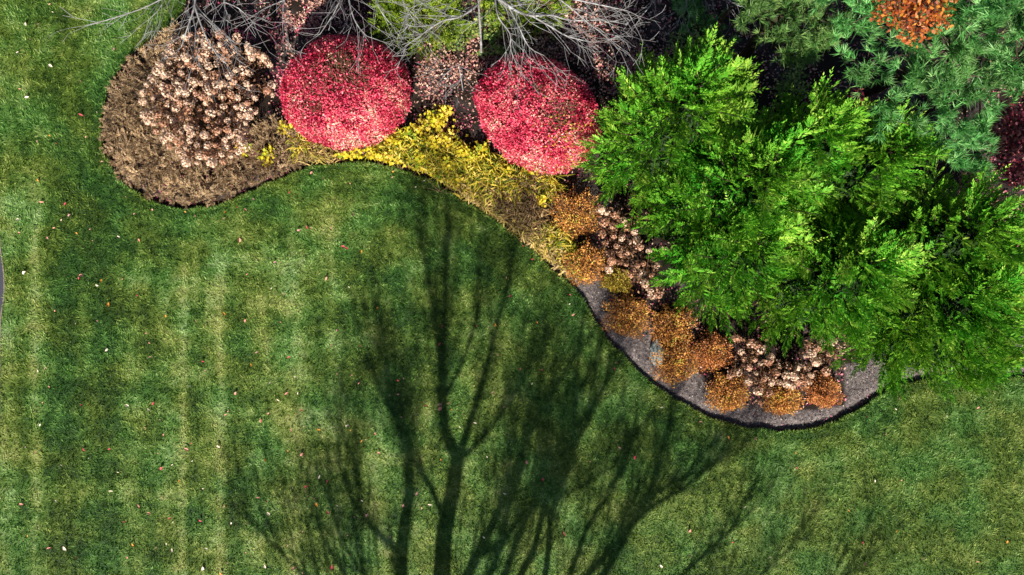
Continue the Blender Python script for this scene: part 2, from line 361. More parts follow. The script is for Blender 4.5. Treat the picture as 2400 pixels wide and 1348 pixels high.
BIG = [(-400, -400), (400, -400), (400, 400), (-400, 400)]
driveloop = [tuple(p) for p in DRIVE] + [(-16.5, -10.26), (-16.5, 2.2)]
gx, gy = np.meshgrid(np.arange(-14, 14.01, .14), np.arange(-9, 8.5, .14)); gp = np.stack([gx.ravel(), gy.ravel()], 1)
gp += rng.uniform(-.03, .03, gp.shape)
lawn_pts = gp[~inside(gp[:, 0], gp[:, 1], BED)]
lawn = cdt_sheet("lawn", lawn_pts, [BIG, BED, driveloop], lambda x, y: ~inside(x, y, BED) & ~inside(x, y, driveloop),
                 lambda x, y: np.zeros_like(x), M_turf, lawn_tone)
tag(lawn, "mown green lawn with pale wheel lines and mowing stripes", None, None, "structure")
# cut turf edge around the bed
E3 = EDGE; V = np.concatenate([np.c_[E3, np.full(len(E3), .0)], np.c_[E3, np.full(len(E3), -.16)]]); n = len(E3)
tag(link_mesh("bed_edge", V, [(i, i + 1, n + i + 1, n + i) for i in range(n - 1)], M_soil), "dark cut soil edge between lawn and planting bed", None, None, "structure")
def bed_z(x, y):
    e = pdist(x, y, EDGE); return -.14 + .12 * np.clip((e - .06) / .16, 0, 1) + .035 * (vnoise(x, y, .25, 11) - .5) + .05 * (vnoise(x, y, .8, 12) - .5) * np.clip(e, 0, 1)
gx, gy = np.meshgrid(np.arange(-14, 14.01, .09), np.arange(-5, 9, .09)); bp_ = np.stack([gx.ravel(), gy.ravel()], 1)
bp_ = bp_[inside(bp_[:, 0], bp_[:, 1], BED)]
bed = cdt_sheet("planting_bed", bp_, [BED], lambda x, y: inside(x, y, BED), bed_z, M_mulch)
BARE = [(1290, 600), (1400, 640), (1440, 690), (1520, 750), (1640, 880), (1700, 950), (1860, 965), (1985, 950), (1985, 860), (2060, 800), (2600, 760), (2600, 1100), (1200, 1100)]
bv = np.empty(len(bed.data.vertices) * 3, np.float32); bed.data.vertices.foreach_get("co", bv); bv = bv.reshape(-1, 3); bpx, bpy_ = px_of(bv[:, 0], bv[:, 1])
a_ = bed.data.attributes.new("shade_mask", 'FLOAT', 'POINT'); a_.data.foreach_set("value", (~inside(bpx, bpy_, BARE) * np.clip(.55 + .8 * vnoise(bv[:, 0], bv[:, 1], .35, 31), 0, 1)).astype(np.float32))  # bed darkened everywhere outside BARE, shade painted into its colour
tag(bed, "grey-brown mulch surface of the curved planting bed", None, None, "structure")
drv = link_mesh("driveway", [(*p, -.03) for p in driveloop], [tuple(range(len(driveloop)))], M_asph)
tag(drv, "dark asphalt driveway edge beside the lawn", None, None, "structure")
V = np.concatenate([np.c_[DRIVE + (-.015, 0), np.full(len(DRIVE), .012)], np.c_[DRIVE + (.015, 0), np.full(len(DRIVE), .012)], ])
n = len(DRIVE); M_edge = noisemat("dry_turf_edge", [(.3, (.10, .08, .06)), (.7, (.28, .24, .19))], 30)
tag(link_mesh("driveway_verge", V, [(i, i + 1, n + i + 1, n + i) for i in range(n - 1)], M_edge), "pale gritty verge between driveway and lawn", None, None, "structure")

# grass blades
def grass(n):
    x = rng.uniform(-14, 14, n); y = rng.uniform(-8.6, 8, n)
    ok = ~inside(x, y, BED) & ~inside(x, y, driveloop); x = x[ok]; y = y[ok]; n = len(x)
    tone = lawn_tone(x, y); az = (vnoise(x, y, .5, 21) + .5 * vnoise(x, y, .12, 22)) * 9 + rng.normal(0, .7, n)
    lean = rng.uniform(.6, 1.25, n); L = rng.uniform(.05, .10, n)
    D = np.stack([np.cos(az) * np.sin(lean), np.sin(az) * np.sin(lean), np.cos(lean)], 1)
    g = Geo(); P = np.stack([x, y, np.full(n, .0)], 1)
    S = unit(np.cross(D, rng.normal(size=(n, 3)) * .5 + np.array([0, 0, 1.])))
    W = rng.uniform(.012, .024, n)[:, None]; Vt = np.empty((n, 3, 3)); Vt[:, 0] = P - S * W * .5; Vt[:, 1] = P + S * W * .5; Vt[:, 2] = P + D * L[:, None]
    g.add(Vt.reshape(-1, 3), np.arange(n * 3).reshape(n, 3), None, tone)
    return g.link("grass", M_blade)
tag(grass(420000), "short blades of mown grass covering the lawn", None, None, "stuff")

# longer grass flopping over the cut edge
def edge_grass(n):
    i = rng.integers(10, len(EDGE) - 4, n); u = rng.random(n)[:, None]; P = EDGE[i] * (1 - u) + EDGE[i + 1] * u; tg = unit(EDGE[i + 1] - EDGE[i]); nr = np.stack([-tg[:, 1], tg[:, 0]], 1)   # points into the bed
    w_ = vnoise(P[:, 0], P[:, 1], .22, 61); ok = rng.random(n) < .25 + w_; P, nr, w_ = P[ok], nr[ok], w_[ok]; n = len(P)
    P = P - nr * rng.uniform(.0, .05, n)[:, None]; L = rng.uniform(.05, .10, n) * (.6 + .8 * w_); D = np.c_[nr * rng.uniform(.2, 1.2, n)[:, None] + rng.normal(0, .5, (n, 2)), rng.uniform(.1, .7, n)]
    g = Geo(); needles(g, np.c_[P, np.full(n, .005)], D, L, .02); g.t[0][:] = .28 + .3 * rng.random(n); return g.link("edge_grass", M_blade)
tag(edge_grass(16000), "uneven grass tips hanging over the cut bed edge", None, None, "stuff")

# mulch chips and fallen-leaf litter in the bed
def in_bed(n, x0=-10, x1=14, y0=-3.6, y1=8, seed=5):
    r = np.random.default_rng(seed); x = r.uniform(x0, x1, n); y = r.uniform(y0, y1, n); ok = inside(x, y, BED); return x[ok], y[ok]
def flat_leaves(name, x, y, L, mat, tilt=.45, label=None):
    n = len(x); az = rng.uniform(0, 6.28, n); z = bed_z(x, y) + .012 + rng.uniform(0, .03, n)
    D = np.stack([np.cos(az), np.sin(az), rng.normal(0, tilt, n)], 1); S = np.stack([-np.sin(az), np.cos(az), rng.normal(0, tilt, n)], 1)
    g = Geo(); l = rng.uniform(*L, n); leaves(g, np.stack([x, y, z], 1), D, S, l, l * rng.uniform(.4, .7, n)); o = g.link(name, mat)
    return tag(o, label, None, None, "stuff")
x, y = in_bed(110000); qx, qy = px_of(x, y); ok = inside(qx, qy, BARE); x, y = x[ok], y[ok]; flat_leaves("mulch_chips", x, y, (.012, .05), M_chip, .3, "shredded grey mulch chips covering the planting bed")
def litter(n, blobs, seed):
    x, y = in_bed(n, seed=seed); px, py = px_of(x, y); p = np.zeros_like(x)
    for bx, by, sx, sy, a in blobs: p = np.maximum(p, a * np.exp(-((px - bx) / sx) ** 2 - ((py - by) / sy) ** 2))
    p = np.maximum(p, np.where(inside(px, py, BARE), .002, .10)) * np.clip(-.25 + 2.4 * vnoise(x, y, .38, 33), .04, 2); ok = np.random.default_rng(seed + 1).random(len(x)) < p; return x[ok], y[ok]
x, y = litter(230000, [(735, 40, 60, 65, 1.8), (700, 95, 60, 40, .9), (1030, 150, 45, 45, 1.2), (1110, 150, 45, 40, 1.2), (1060, 215, 50, 30, .3), (1000, 230, 30, 60, 1.3), (1470, 200, 45, 90, .9), (1560, 150, 80, 80, .3), (1800, 235, 22, 50, .8), (1880, 300, 260, 160, .12), (1650, 170, 150, 120, .2), (2390, 560, 60, 80, .9), (1300, 110, 260, 110, .8), (1010, 90, 160, 40, .4), (880, 70, 200, 60, .4)], 41)
flat_leaves("leaf_litter", x, y, (.04, .085), M_lit_tan, .5, "salmon and tan fallen leaves littering the mulch behind the red bushes")
x, y = litter(150000, [(610, 75, 110, 28, 1.6), (720, 75, 70, 30, .6), (645, 180, 30, 80, .7), (1020, 290, 70, 40, .55), (1090, 290, 40, 50, .5), (1180, 380, 60, 40, .2), (2360, 400, 80, 60, .8), (860, 60, 240, 50, .5), (1400, 150, 160, 80, .35)], 43)
flat_leaves("magenta_leaf_litter", x, y, (.04, .08), M_lit_mag, .5, "magenta fallen leaves littering the bed around the first red bush")
e_i = rng.integers(20, len(EDGE) - 10, 900); ex = EDGE[e_i, 0] + rng.normal(0, .03, 900); ey = EDGE[e_i, 1] + .07 + rng.normal(0, .05, 900); ok = inside(ex, ey, BED)
flat_leaves("edge_leaf_litter", ex[ok], ey[ok], (.025, .055), M_lit_mag, .5, "small dark red leaves caught along the cut bed edge")

# ================================================================ evergreens
def evergreen(px, py, H, Rad, label, nb=120, seed=0, lean=(0, 0), top=1.0):
    global rng
    rng = np.random.default_rng(seed + 500); random.seed(seed + 500)
    b = pw(px, py); t = thing("evergreen_tree", label, "evergreen tree", b, "bright green evergreens massed along the bed")
    g = Geo(); segs = []; lean = np.array([lean[0], lean[1], 0.])
    poly_tube(segs, [np.array([0, 0, -.05]) + lean * (k / 6) ** 2 + np.array([0, 0, H * .97 * k / 6]) for k in range(7)], .085 * H / 4, .012)
    tr = Geo(); tubes(tr, segs, 8); tr.link("trunk", M_bark, t, smooth=True)
    br = []
    P, D, S, L, RR = [], [], [], [], []
    for i in range(nb):
        u = (i + .5) / nb; h = u ** 1.15
        az = i * 2.39996 + random.gauss(0, .25); r = Rad * (max(0, 1 - h) ** .62) * random.uniform(.72, 1.12) + .10
        base = np.array([0, 0, H * (.04 + .93 * h)]) + lean * h * h; o = np.array([math.cos(az), math.sin(az), 0])
        rise = (.12 + .75 * h) * r + .15 * h + .10
        end = base + o * r + np.array([0, 0, rise]); mid = base + o * r * .5 + np.array([0, 0, rise * .32])
        pts = [(1 - s) ** 2 * base + 2 * s * (1 - s) * mid + s * s * end for s in np.linspace(0, 1, 6)]
        poly_tube(br, pts, .022, .006)
        rt = random.random(); L0 = .50 * random.uniform(.8, 1.2)
        m = max(4, int(r / .115)); side = np.array([-o[1], o[0], 0])
        for k in range(m + 1):
            s = .22 + .78 * k / m; q = (1 - s) ** 2 * base + 2 * s * (1 - s) * mid + s * s * end
            tg = unit(2 * (1 - s) * (mid - base) + 2 * s * (end - mid))
            sg = 1 if k % 2 else -1; a = .75 * (1 - .45 * s)
            d = tg * math.cos(a) + side * sg * math.sin(a) + np.array([0, 0, random.uniform(.0, .55)]) + np.random.default_rng(seed * 999 + i * 31 + k).normal(size=3) * .12
            if k == m: d = tg + np.array([0, 0, .25])
            P.append(q); D.append(d); S.append(side * (1 if k == m else .6) + np.cross(d, [0, 0, 1.]) * .8 + np.random.default_rng(i * 77 + k).normal(size=3) * .35)
            L.append(L0 * (1.05 - .45 * s) * random.uniform(.8, 1.15) * (1.25 if k == m else 1)); RR.append(np.clip(rt * .4 + .5 * s * random.random() + .1, 0, 1))
    # long young shoots standing out of the crown
    for i in range(int(16 * Rad)):
        h = random.uniform(.35, .98); az = random.uniform(0, 6.28); o = np.array([math.cos(az), math.sin(az), 0]); r = Rad * max(0, 1 - h) ** .62 * .85
        q = np.array([0, 0, H * (.04 + .93 * h)]) + lean * h * h + o * r + np.array([0, 0, (.12 + .75 * h) * r + .1]); d = unit(o * random.uniform(.35, .9) + np.array([0, .12, random.uniform(.5, 1.0)])); ln = random.uniform(.65, 1.05)
        sd = unit(np.cross(d, [0, 0, 1.])); br.append((q, q + d * ln * .9, .012, .004))
        P.append(q + d * ln * .42); D.append(d); S.append(sd + np.array([0, 0, random.gauss(0, .4)])); L.append(ln * .6); RR.append(random.uniform(.6, .95))
        for k in range(7):
            s_ = k / 7; sg = 1 if k % 2 else -1
            P.append(q + d * ln * s_ * .8); D.append(d * .8 + sd * sg * .7 + np.array([0, 0, .1])); S.append(np.cross(d, sd) * .5 + sd); L.append(.38 * (1 - .6 * s_)); RR.append(random.uniform(.45, .95))
    # the leader
    P.append(np.array([0, 0, H * .93]) + lean); D.append(np.array([.05, .1, 1.])); S.append(np.array([1., 0, 0])); L.append(.5); RR.append(.9)
    plumes(g, np.array(P), np.array(D), np.array(S), np.array(L), n=9, ll=.135, lw=.036, ang=40, jit=.14, r=np.array(RR))
    g.link("crown", M_ever, t)
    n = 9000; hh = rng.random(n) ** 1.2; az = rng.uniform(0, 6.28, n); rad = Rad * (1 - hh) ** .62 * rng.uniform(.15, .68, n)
    Q = np.c_[np.cos(az) * rad, np.sin(az) * rad, H * (.05 + .85 * hh) + rad * .3]; gi = Geo(); leaves(gi, Q, rng.normal(size=(n, 3)), rng.normal(size=(n, 3)), .16, .05); gi.link("inner_shade_foliage", M_inner, t)  # dark fill leaves added to blacken crown gaps and block light
    bb = Geo(); tubes(bb, br, 4); bb.link("branches", M_dark, t)
    return t

EV = [  # px, py at ground, height, radius, label
    (1512, 368, 5.0, 1.44, "bright green evergreen beside the second red bush, its shoots reaching toward the bare trees"),
    (1628, 500, 4.9, 1.46, "evergreen standing over the upper strip of dried hydrangea heads"),
    (1815, 472, 5.0, 1.25, "back row evergreen facing the dark gap under the pine"),
    (1655, 615, 3.7, 1.32, "front row evergreen just above the orange spireas beside the boulder"),
    (1842, 655, 3.9, 1.50, "evergreen directly behind the lower patch of dried hydrangeas"),
    (1985, 590, 4.8, 1.35, "back row evergreen next to the drooping edge of the blue-green pine"),
    (1725, 442, 5.0, 1.20, "evergreen with the tall feathered shoot that points into the dark gap"),
    (2085, 748, 3.3, 1.66, "broad evergreen at the lower end of the bed, its skirt overhanging the lawn"),
    (2030, 700, 4.0, 1.25, "evergreen in the middle of the mass, above the bare mulch tip"),
    (2170, 635, 4.2, 1.15, "evergreen at the far end of the mass, with a long bent shoot"),
]
for i, (px, py, H, Rd, lab) in enumerate(EV): evergreen(px, py, H, Rd, lab, nb=int(108 * Rd * H / 4.5), seed=i, lean=((i % 3 - 1) * .12, .25))

# ================================================================ pines and the woodland corner
def tufts(g, C, Dm, n=14, L=.14, W=.009, cone=.75):
    M = len(C); rr = rng.random(M)
    for k in range(n):
        d = unit(Dm) + rng.normal(size=(M, 3)) * cone * .6
        needles(g, C, d, L * (.75 + .4 * rng.random(M)), W, r=np.clip(rr * .6 + .4 * rng.random(M), 0, 1))

def pine(px, py, clumps, H, mat, label, seed, L=.16, dens=210):
    """clumps: (seen px, seen py, radius in m, height)"""
    global rng
    rng = np.random.default_rng(seed); random.seed(seed)
    b = pw(px, py); t = thing("pine_tree", label, "pine tree", b); g = Geo(); segs = []; bs = []
    poly_tube(segs, [np.array([0, 0, -.1 + (H + .1) * k / 8]) + np.array([.06 * math.sin(k), .05 * math.cos(k * 1.7), 0]) for k in range(9)], .16, .03)
    tr = Geo(); tubes(tr, segs, 9); tr.link("trunk", M_dark, t, smooth=True)
    for cx, cy, r, z in clumps:
        c = pw(cx, cy, z) - b; a = np.array([0, 0, max(.5, z - .9 - .2 * np.hypot(c[0], c[1]))]); mid = (a + c) / 2 + np.array([0, 0, .15])
        pts = [(1 - s) ** 2 * a + 2 * s * (1 - s) * mid + s * s * (c - np.array([0, 0, .15])) for s in np.linspace(0, 1, 7)]; poly_tube(bs, pts, .04, .012)
        nb_ = max(6, int(dens * r * r * .14)); v = unit(rng.normal(size=(nb_, 3))); v[:, 2] = np.abs(v[:, 2]) * .8 - .12
        tips = c + v * (r * rng.uniform(.45, 1.15, nb_))[:, None] * np.array([1, 1, .75]); QQ = []; DD = []
        for q, vv in zip(tips, v):
            m = int(rng.integers(9, 15)); dr = unit(q - c + np.array([0, 0, .12])); k_ = rng.random(m)
            qq = q - dr * (k_ * .30)[:, None] + rng.normal(0, .042, (m, 3)); QQ.append(qq); DD.append(dr * .9 + rng.normal(0, .45, (m, 3)) + np.array([0, 0, .45]))
            bs.append((c - np.array([0, 0, .12]), q, .012, .005))
        tufts(g, np.concatenate(QQ), np.concatenate(DD), 18, L, .013, .62)
    g.link("crown", mat, t); bb = Geo(); tubes(bb, bs, 4); bb.link("branches", M_dark, t)
    return t

pine(2000, 230, [(2010, 60, .55, 5.8), (2040, 150, .50, 5.6), (2080, 235, .50, 5.4), (2060, 20, .6, 6.4), (2150, 290, .50, 5.3), (2160, 180, .60, 6.0), (2230, 240, .60, 6.1), (2200, 330, .45, 5.2), (2270, 330, .45, 5.2),
    (2290, 385, .36, 4.8), (2310, 300, .40, 5.4), (2240, 110, .62, 6.8), (2320, 60, .7, 7.2), (2330, 180, .6, 6.6), (2400, 130, .7, 7.2), (2400, 30, .7, 7.6), (2230, 10, .6, 7.2), (2310, -60, .8, 7.6), (1990, -20, .6, 6.2),
    (2140, 100, .45, 6.0), (2420, 200, .4, 6.6), (2250, 365, .36, 4.9), (2290, 215, .4, 6.1), (2350, 150, .4, 6.6)], 8.6, M_pine,
    "large blue-green pine with fans of long needles, above the dark gap behind the evergreens", 901)
pine(1680, 190, [(1780, 20, .50, 4.9), (1850, 15, .55, 5.3), (1840, 80, .42, 4.7), (1890, 110, .40, 4.6), (1920, 40, .50, 5.2), (1860, 130, .30, 4.2), (1750, -40, .5, 5.0), (1860, -60, .6, 5.8), (1760, 15, .4, 4.9), (1940, 90, .3, 4.7)], 6.6, M_pine2,
    "yellow-green pine whose tips hang beside the bare grey twigs", 902)
pine(1600, 160, [(1650, 60, .5, 2.6), (1690, 100, .45, 2.4), (1620, 20, .5, 2.7), (1660, -20, .5, 3.0)], 3.4, M_pine, "small dark pine in deep shade beside the tallest evergreen shoots", 903, dens=150)

pine(2150, -220, [(2350, -160, .9, 6.5), (2150, -230, .9, 6.0), (1950, -200, .8, 5.5), (2250, -420, 1.0, 7.5), (2550, -100, .9, 6.8), (2620, 120, .9, 6.5), (2600, -300, 1.0, 7.5)], 9.0, M_pine,
    "unseen pine added beyond the top right corner to block sky over the dark gap", 904, dens=120)  # added out of view to keep sky light off the gap
def leafy_tree(name, cat, label, px, py, clumps, H, mat, seed, L=.09, dens=420, rt=.05):
    global rng
    rng = np.random.default_rng(seed); random.seed(seed)
    b = pw(px, py); t = thing(name, label, cat, b); g = Geo(); bs = []; segs = []
    poly_tube(segs, [np.array([.03 * math.sin(k * 2), .03 * math.cos(k), -.05 + H * k / 6]) for k in range(7)], rt, rt * .3)
    for cx, cy, r, z in clumps:
        c = pw(cx, cy, z) - b; a = np.array([0, 0, z * .45]); poly_tube(bs, [a, (a + c) / 2 + np.array([0, 0, -.1]), c], rt * .5, .008)
        n = int(dens * r * r * 4); v = unit(rng.normal(size=(n, 3))); Q = c + v * (r * rng.random(n) ** .5)[:, None] * np.array([1, 1, .6])
        az = rng.uniform(0, 6.28, n); D = np.stack([np.cos(az), np.sin(az), rng.normal(0, .4, n)], 1); S = np.stack([-np.sin(az), np.cos(az), rng.normal(0, .5, n)], 1)
        l = L * (.7 + .6 * rng.random(n)); leaves(g, Q, D, S, l, l * .55)
        for q in Q[::8]: bs.append((c, q, .006, .003))
    g.link("crown", mat, t); tr = Geo(); tubes(tr, segs, 7); tr.link("trunk", M_bark, t); bb = Geo(); tubes(bb, bs, 4); bb.link("branches", M_bark, t)
    return t
leafy_tree("oak_tree", "oak tree", "young oak with rust-orange leaves showing through the blue-green pine", 2060, 300, [(2090, 20, .28, 7.3), (2130, 45, .26, 7.4), (2165, 15, .3, 7.4), (2195, 40, .22, 7.3), (2140, 78, .2, 7.2), (2110, -10, .3, 7.5), (2190, -10, .3, 7.5)], 6.8, M_oak, 911, L=.06, dens=520)
leafy_tree("maroon_shrub", "shrub", "dark maroon shrub at the tip of the blue-green pine", 2190, 390, [(2340, 270, .35, 2.0), (2330, 320, .35, 1.7), (2390, 290, .32, 2.6), (2375, 340, .35, 2.3), (2410, 320, .4, 2.6), (2360, 390, .35, 1.9), (2400, 400, .4, 1.9), (2420, 260, .4, 2.9)], 2.2, M_maroon, 912, L=.10)
leafy_tree("russet_sapling", "sapling", "russet sapling almost lost in shade under the pine's lower edge", 1950, 280, [(2010, 225, .18, 2.6), (2025, 245, .15, 2.4)], 2.4, M_maroon, 913, L=.09, rt=.02)

for k_, (gx_, gy_, lab_) in enumerate([(1720, 215, "dim fern-green seedling in the dark gap, nearest the evergreen shoots"), (1850, 190, "dim seedling in the middle of the dark gap"), (1930, 300, "dim seedling in the dark gap under the blue-green pine"), (2010, 330, "dim low seedling at the foot of the blue-green pine")]):
    leafy_tree("seedling", "seedling", lab_, gx_, gy_, [(gx_ + 15, gy_ - 10, .3, .8), (gx_ - 20, gy_ + 12, .25, .6), (gx_ + 30, gy_ + 18, .25, .7)], .7, M_weed, 1400 + k_, L=.08, dens=330, rt=.015)
# golden green shrub and weeds at the top
def spray_shrub(name, cat, label, px, py, rx, ry, H, mat, n, seed, pl=.22, zfrac=.5):
    global rng
    rng = np.random.default_rng(seed); b = pw(px, py); t = thing(name, label, cat, b)
    v = unit(rng.normal(size=(n, 3))); v[:, 2] = np.abs(v[:, 2]); rad = rng.random(n) ** .35 * (.78 + .4 * vnoise(v[:, 0] * 2 + px, v[:, 1] * 2, .35, 7))
    P = v * rad[:, None] * np.array([rx, ry, H]); D = v + np.array([0, 0, .35]) + rng.normal(size=(n, 3)) * .3
    g = Geo(); plumes(g, P, D, rng.normal(size=(n, 3)), pl, n=6, ll=.085, lw=.024, ang=45, jit=.2); g.link("foliage", mat, t)
    s = Geo(); segs = []
    for q in P[::12]: segs.append((np.array([0, 0, 0.]), q, .012, .004))
    tubes(s, segs, 4); s.link("stems", M_bark, t); return t
spray_shrub("juniper_shrub", "shrub", "golden-green juniper beneath the bare twigs, behind the first red bush", 985, 62, 1.10, .75, 1.5, M_gold, 1100, 921)
spray_shrub("juniper_shrub", "shrub", "dull green juniper lying under the grey branches, far side of the golden one", 1230, 30, 1.0, .6, 1.0, M_gold, 500, 922)
def weeds(poly, n, z, L, mat, name, label, seed):
    global rng
    rng = np.random.default_rng(seed); P0 = np.array(poly, float); lo, hi = P0.min(0), P0.max(0); q = lo + rng.random((n, 2)) * (hi - lo); q = q[inside(q[:, 0], q[:, 1], P0)]
    x = (q[:, 0] - 1200) / 100; y = (674 - q[:, 1]) / 100; dn = vnoise(x, y, .35, 14) > .35; x, y = x[dn], y[dn]; n = len(x)
    az = rng.uniform(0, 6.28, n); D = np.stack([np.cos(az), np.sin(az), rng.normal(0, .4, n)], 1); S = np.stack([-np.sin(az), np.cos(az), rng.normal(0, .4, n)], 1)
    g = Geo(); l = rng.uniform(*L, n); leaves(g, np.stack([x, y, rng.uniform(.02, z, n)], 1), D, S, l, l * .6); return tag(g.link(name, mat), label, None, None, "stuff")
weeds([(1030, 60), (1080, 15), (1200, 10), (1235, 60), (1215, 130), (1120, 135), (1040, 115)], 2600, .25, (.05, .09), M_weed, "weeds", "low pale green weeds around the slim tree's foot", 931)
weeds([(1560, 60), (1640, 60), (1660, 130), (1570, 130)], 500, .3, (.05, .09), M_weed, "shaded_weeds", "shaded green weeds beside the evergreen shoots", 932)

# ================================================================ bare trees over the top edge
def bare_tree(name_label, base_px, trunk_px, limbs, seed, rt=.05, kids=(3, 5)):
    """trunk_px: (px,py,z) list; limbs: list of lists of (px,py,z), thickness"""
    global rng
    rng = np.random.default_rng(seed); random.seed(seed); b = pw(*base_px); t = thing("bare_tree", name_label, "bare tree", b)
    segs = []; tp = [np.array(pw(*q)) - b for q in trunk_px]; tp = [np.array([0, 0, -.1])] + tp; poly_tube(segs, tp, rt, rt * .55)
    tr = Geo(); tubes(tr, segs, 8); tr.link("trunk", M_greybark, t, smooth=True)
    bs = []
    for pts, r0, dep in limbs:
        P = [pw(*q) - b for q in pts]; P = [q for q in catmull(P, 3)]; poly_tube(bs, P, r0, max(.006, r0 * .3)); n = len(P)
        for i in range(1, n):
            d = unit(P[i] - P[i - 1]); frac = i / (n - 1)
            for _ in range((1 if i % 3 else 2) if i < n - 1 else 2):
                s = unit(np.array([random.gauss(0, 1), random.gauss(-.25, 1), random.gauss(0, .6)])); s = unit(s - s.dot(d) * d)
                grow(bs, P[i], d + s * random.uniform(.35, .9), random.uniform(.32, .78) * (1.15 - .4 * frac), max(.0045, r0 * .32 * (1 - .6 * frac)), dep, .5, 0.0, .0029, .07, kids=(1, 2), flat=.6, curve=.085)
    if len(trunk_px) > 2:   # the upper crown, beyond the photo's top edge
        for k in range(6):
            a_ = k * 1.05; grow(bs, tp[-1] - np.array([0, 0, .12 * k]), np.array([math.cos(a_) * .7, math.sin(a_) * .5 + .35, 1.0]), 1.5, rt * .45, 3, .5, .3, .004, .06, kids=(2, 3))
    bb = Geo(); tubes(bb, bs, 4); bb.link("branches", M_greybark, t); return t

bare_tree("pale grey bare tree whose fine branches spread over the dried hydrangeas", (640, -40), [(600, -130, 1.6), (540, -240, 3.2), (500, -330, 4.6)], [
    ([(540, -240, 3.2), (470, -60, 3.5), (375, 0, 3.7), (300, 32, 3.8), (205, 60, 3.9)], .020, 1),
    ([(540, -240, 3.2), (470, -80, 3.4), (456, 12, 3.5), (441, 60, 3.5), (425, 110, 3.4)], .030, 2),
    ([(456, 12, 3.5), (472, 60, 3.5), (495, 110, 3.3), (530, 150, 3.2)], .024, 2),
    ([(456, 12, 3.5), (500, 55, 3.3), (550, 100, 3.2)], .014, 1),
    ([(540, -240, 3.2), (535, -70, 3.6), (525, 5, 3.7), (535, 35, 3.7)], .022, 2),
    ([(540, -240, 3.2), (400, -60, 3.6), (380, 10, 3.8), (350, 45, 3.8)], .014, 1),
    ([(525, 5, 3.7), (560, 20, 3.7), (595, 55, 3.6)], .012, 1)], 941)
bare_tree("grey bare tree with drooping twigs hanging over the first red bush", (800, -120), [(790, -230, 2.2), (790, -280, 3.1), (790, -330, 4.0)], [
    ([(790, -230, 2.2), (690, -80, 3.0), (667, 0, 3.3), (662, 45, 3.3)], .024, 2),
    ([(790, -230, 2.2), (790, -60, 3.2), (795, 5, 3.4), (750, 80, 3.3)], .020, 2),
    ([(790, -230, 2.2), (810, -60, 3.2), (820, 10, 3.4), (835, 55, 3.4), (860, 85, 3.3)], .024, 2),
    ([(790, -230, 2.2), (870, -60, 3.2), (885, 10, 3.4), (910, 50, 3.3)], .020, 2),
    ([(790, -230, 2.2), (920, -50, 3.2), (950, 15, 3.3), (975, 55, 3.2)], .018, 1),
    ([(667, 0, 3.3), (620, 20, 3.4), (590, 40, 3.4)], .012, 1)], 942)
bare_tree("slim grey bare tree with its trunk rising out of the green weeds", (1128, 132), [(1127, 90, .8), (1124, 45, 2.0), (1122, 8, 3.1), (1118, -30, 3.9)], [
    ([(1122, 8, 3.1), (1098, 28, 3.3), (1070, 42, 3.4), (1035, 50, 3.5), (990, 80, 3.5), (950, 108, 3.4)], .026, 2),
    ([(1118, -20, 3.7), (1165, -5, 3.9), (1210, 25, 4.1), (1247, 37, 4.2), (1290, 35, 4.3), (1340, 48, 4.3), (1410, 46, 4.4)], .034, 2),
    ([(1247, 37, 4.2), (1290, 62, 4.2), (1330, 85, 4.2), (1390, 100, 4.2)], .020, 2),
    ([(1160, -8, 3.9), (1168, 40, 4.0), (1195, 78, 4.0), (1197, 115, 3.9), (1212, 155, 3.8)], .018, 2),
    ([(1190, 10, 4.0), (1215, 60, 4.1), (1240, 110, 4.0), (1275, 130, 3.9)], .018, 2),
    ([(1118, -20, 3.7), (1200, -20, 4.2), (1300, -10, 4.5), (1400, 10, 4.6), (1470, 25, 4.6)], .026, 2),
    ([(1300, -10, 4.5), (1340, 20, 4.5), (1400, 70, 4.4), (1450, 85, 4.4)], .016, 2),
    ([(1118, -20, 3.7), (1060, -20, 3.9), (1010, 0, 4.0), (960, 20, 4.0)], .014, 1)], 943, rt=.028)
bare_tree("thin bare sapling leaning over the gap between the two red bushes", (1085, 212), [(1080, 180, .7), (1075, 150, 1.2)], [
    ([(1075, 150, 1.2), (1060, 160, 1.3), (1040, 178, 1.3)], .010, 1), ([(1075, 150, 1.2), (1085, 175, 1.3), (1070, 200, 1.3)], .010, 1)], 944, rt=.016)
bare_tree("bare purple-grey tree spreading fine twigs beside the dark pine", (1430, -60), [(1450, -160, 2.4), (1460, -200, 3.1), (1470, -230, 3.8)], [
    ([(1450, -160, 2.4), (1500, -50, 3.0), (1530, 0, 3.3), (1500, 40, 3.3)], .022, 2), ([(1450, -160, 2.4), (1590, -60, 3.1), (1610, 0, 3.3), (1600, 25, 3.3)], .02, 2),
    ([(1450, -160, 2.4), (1640, -60, 3.2), (1700, -5, 3.4), (1735, 15, 3.5)], .018, 1), ([(1450, -160, 2.4), (1420, -40, 3.0), (1400, 5, 3.2)], .018, 2)], 945)

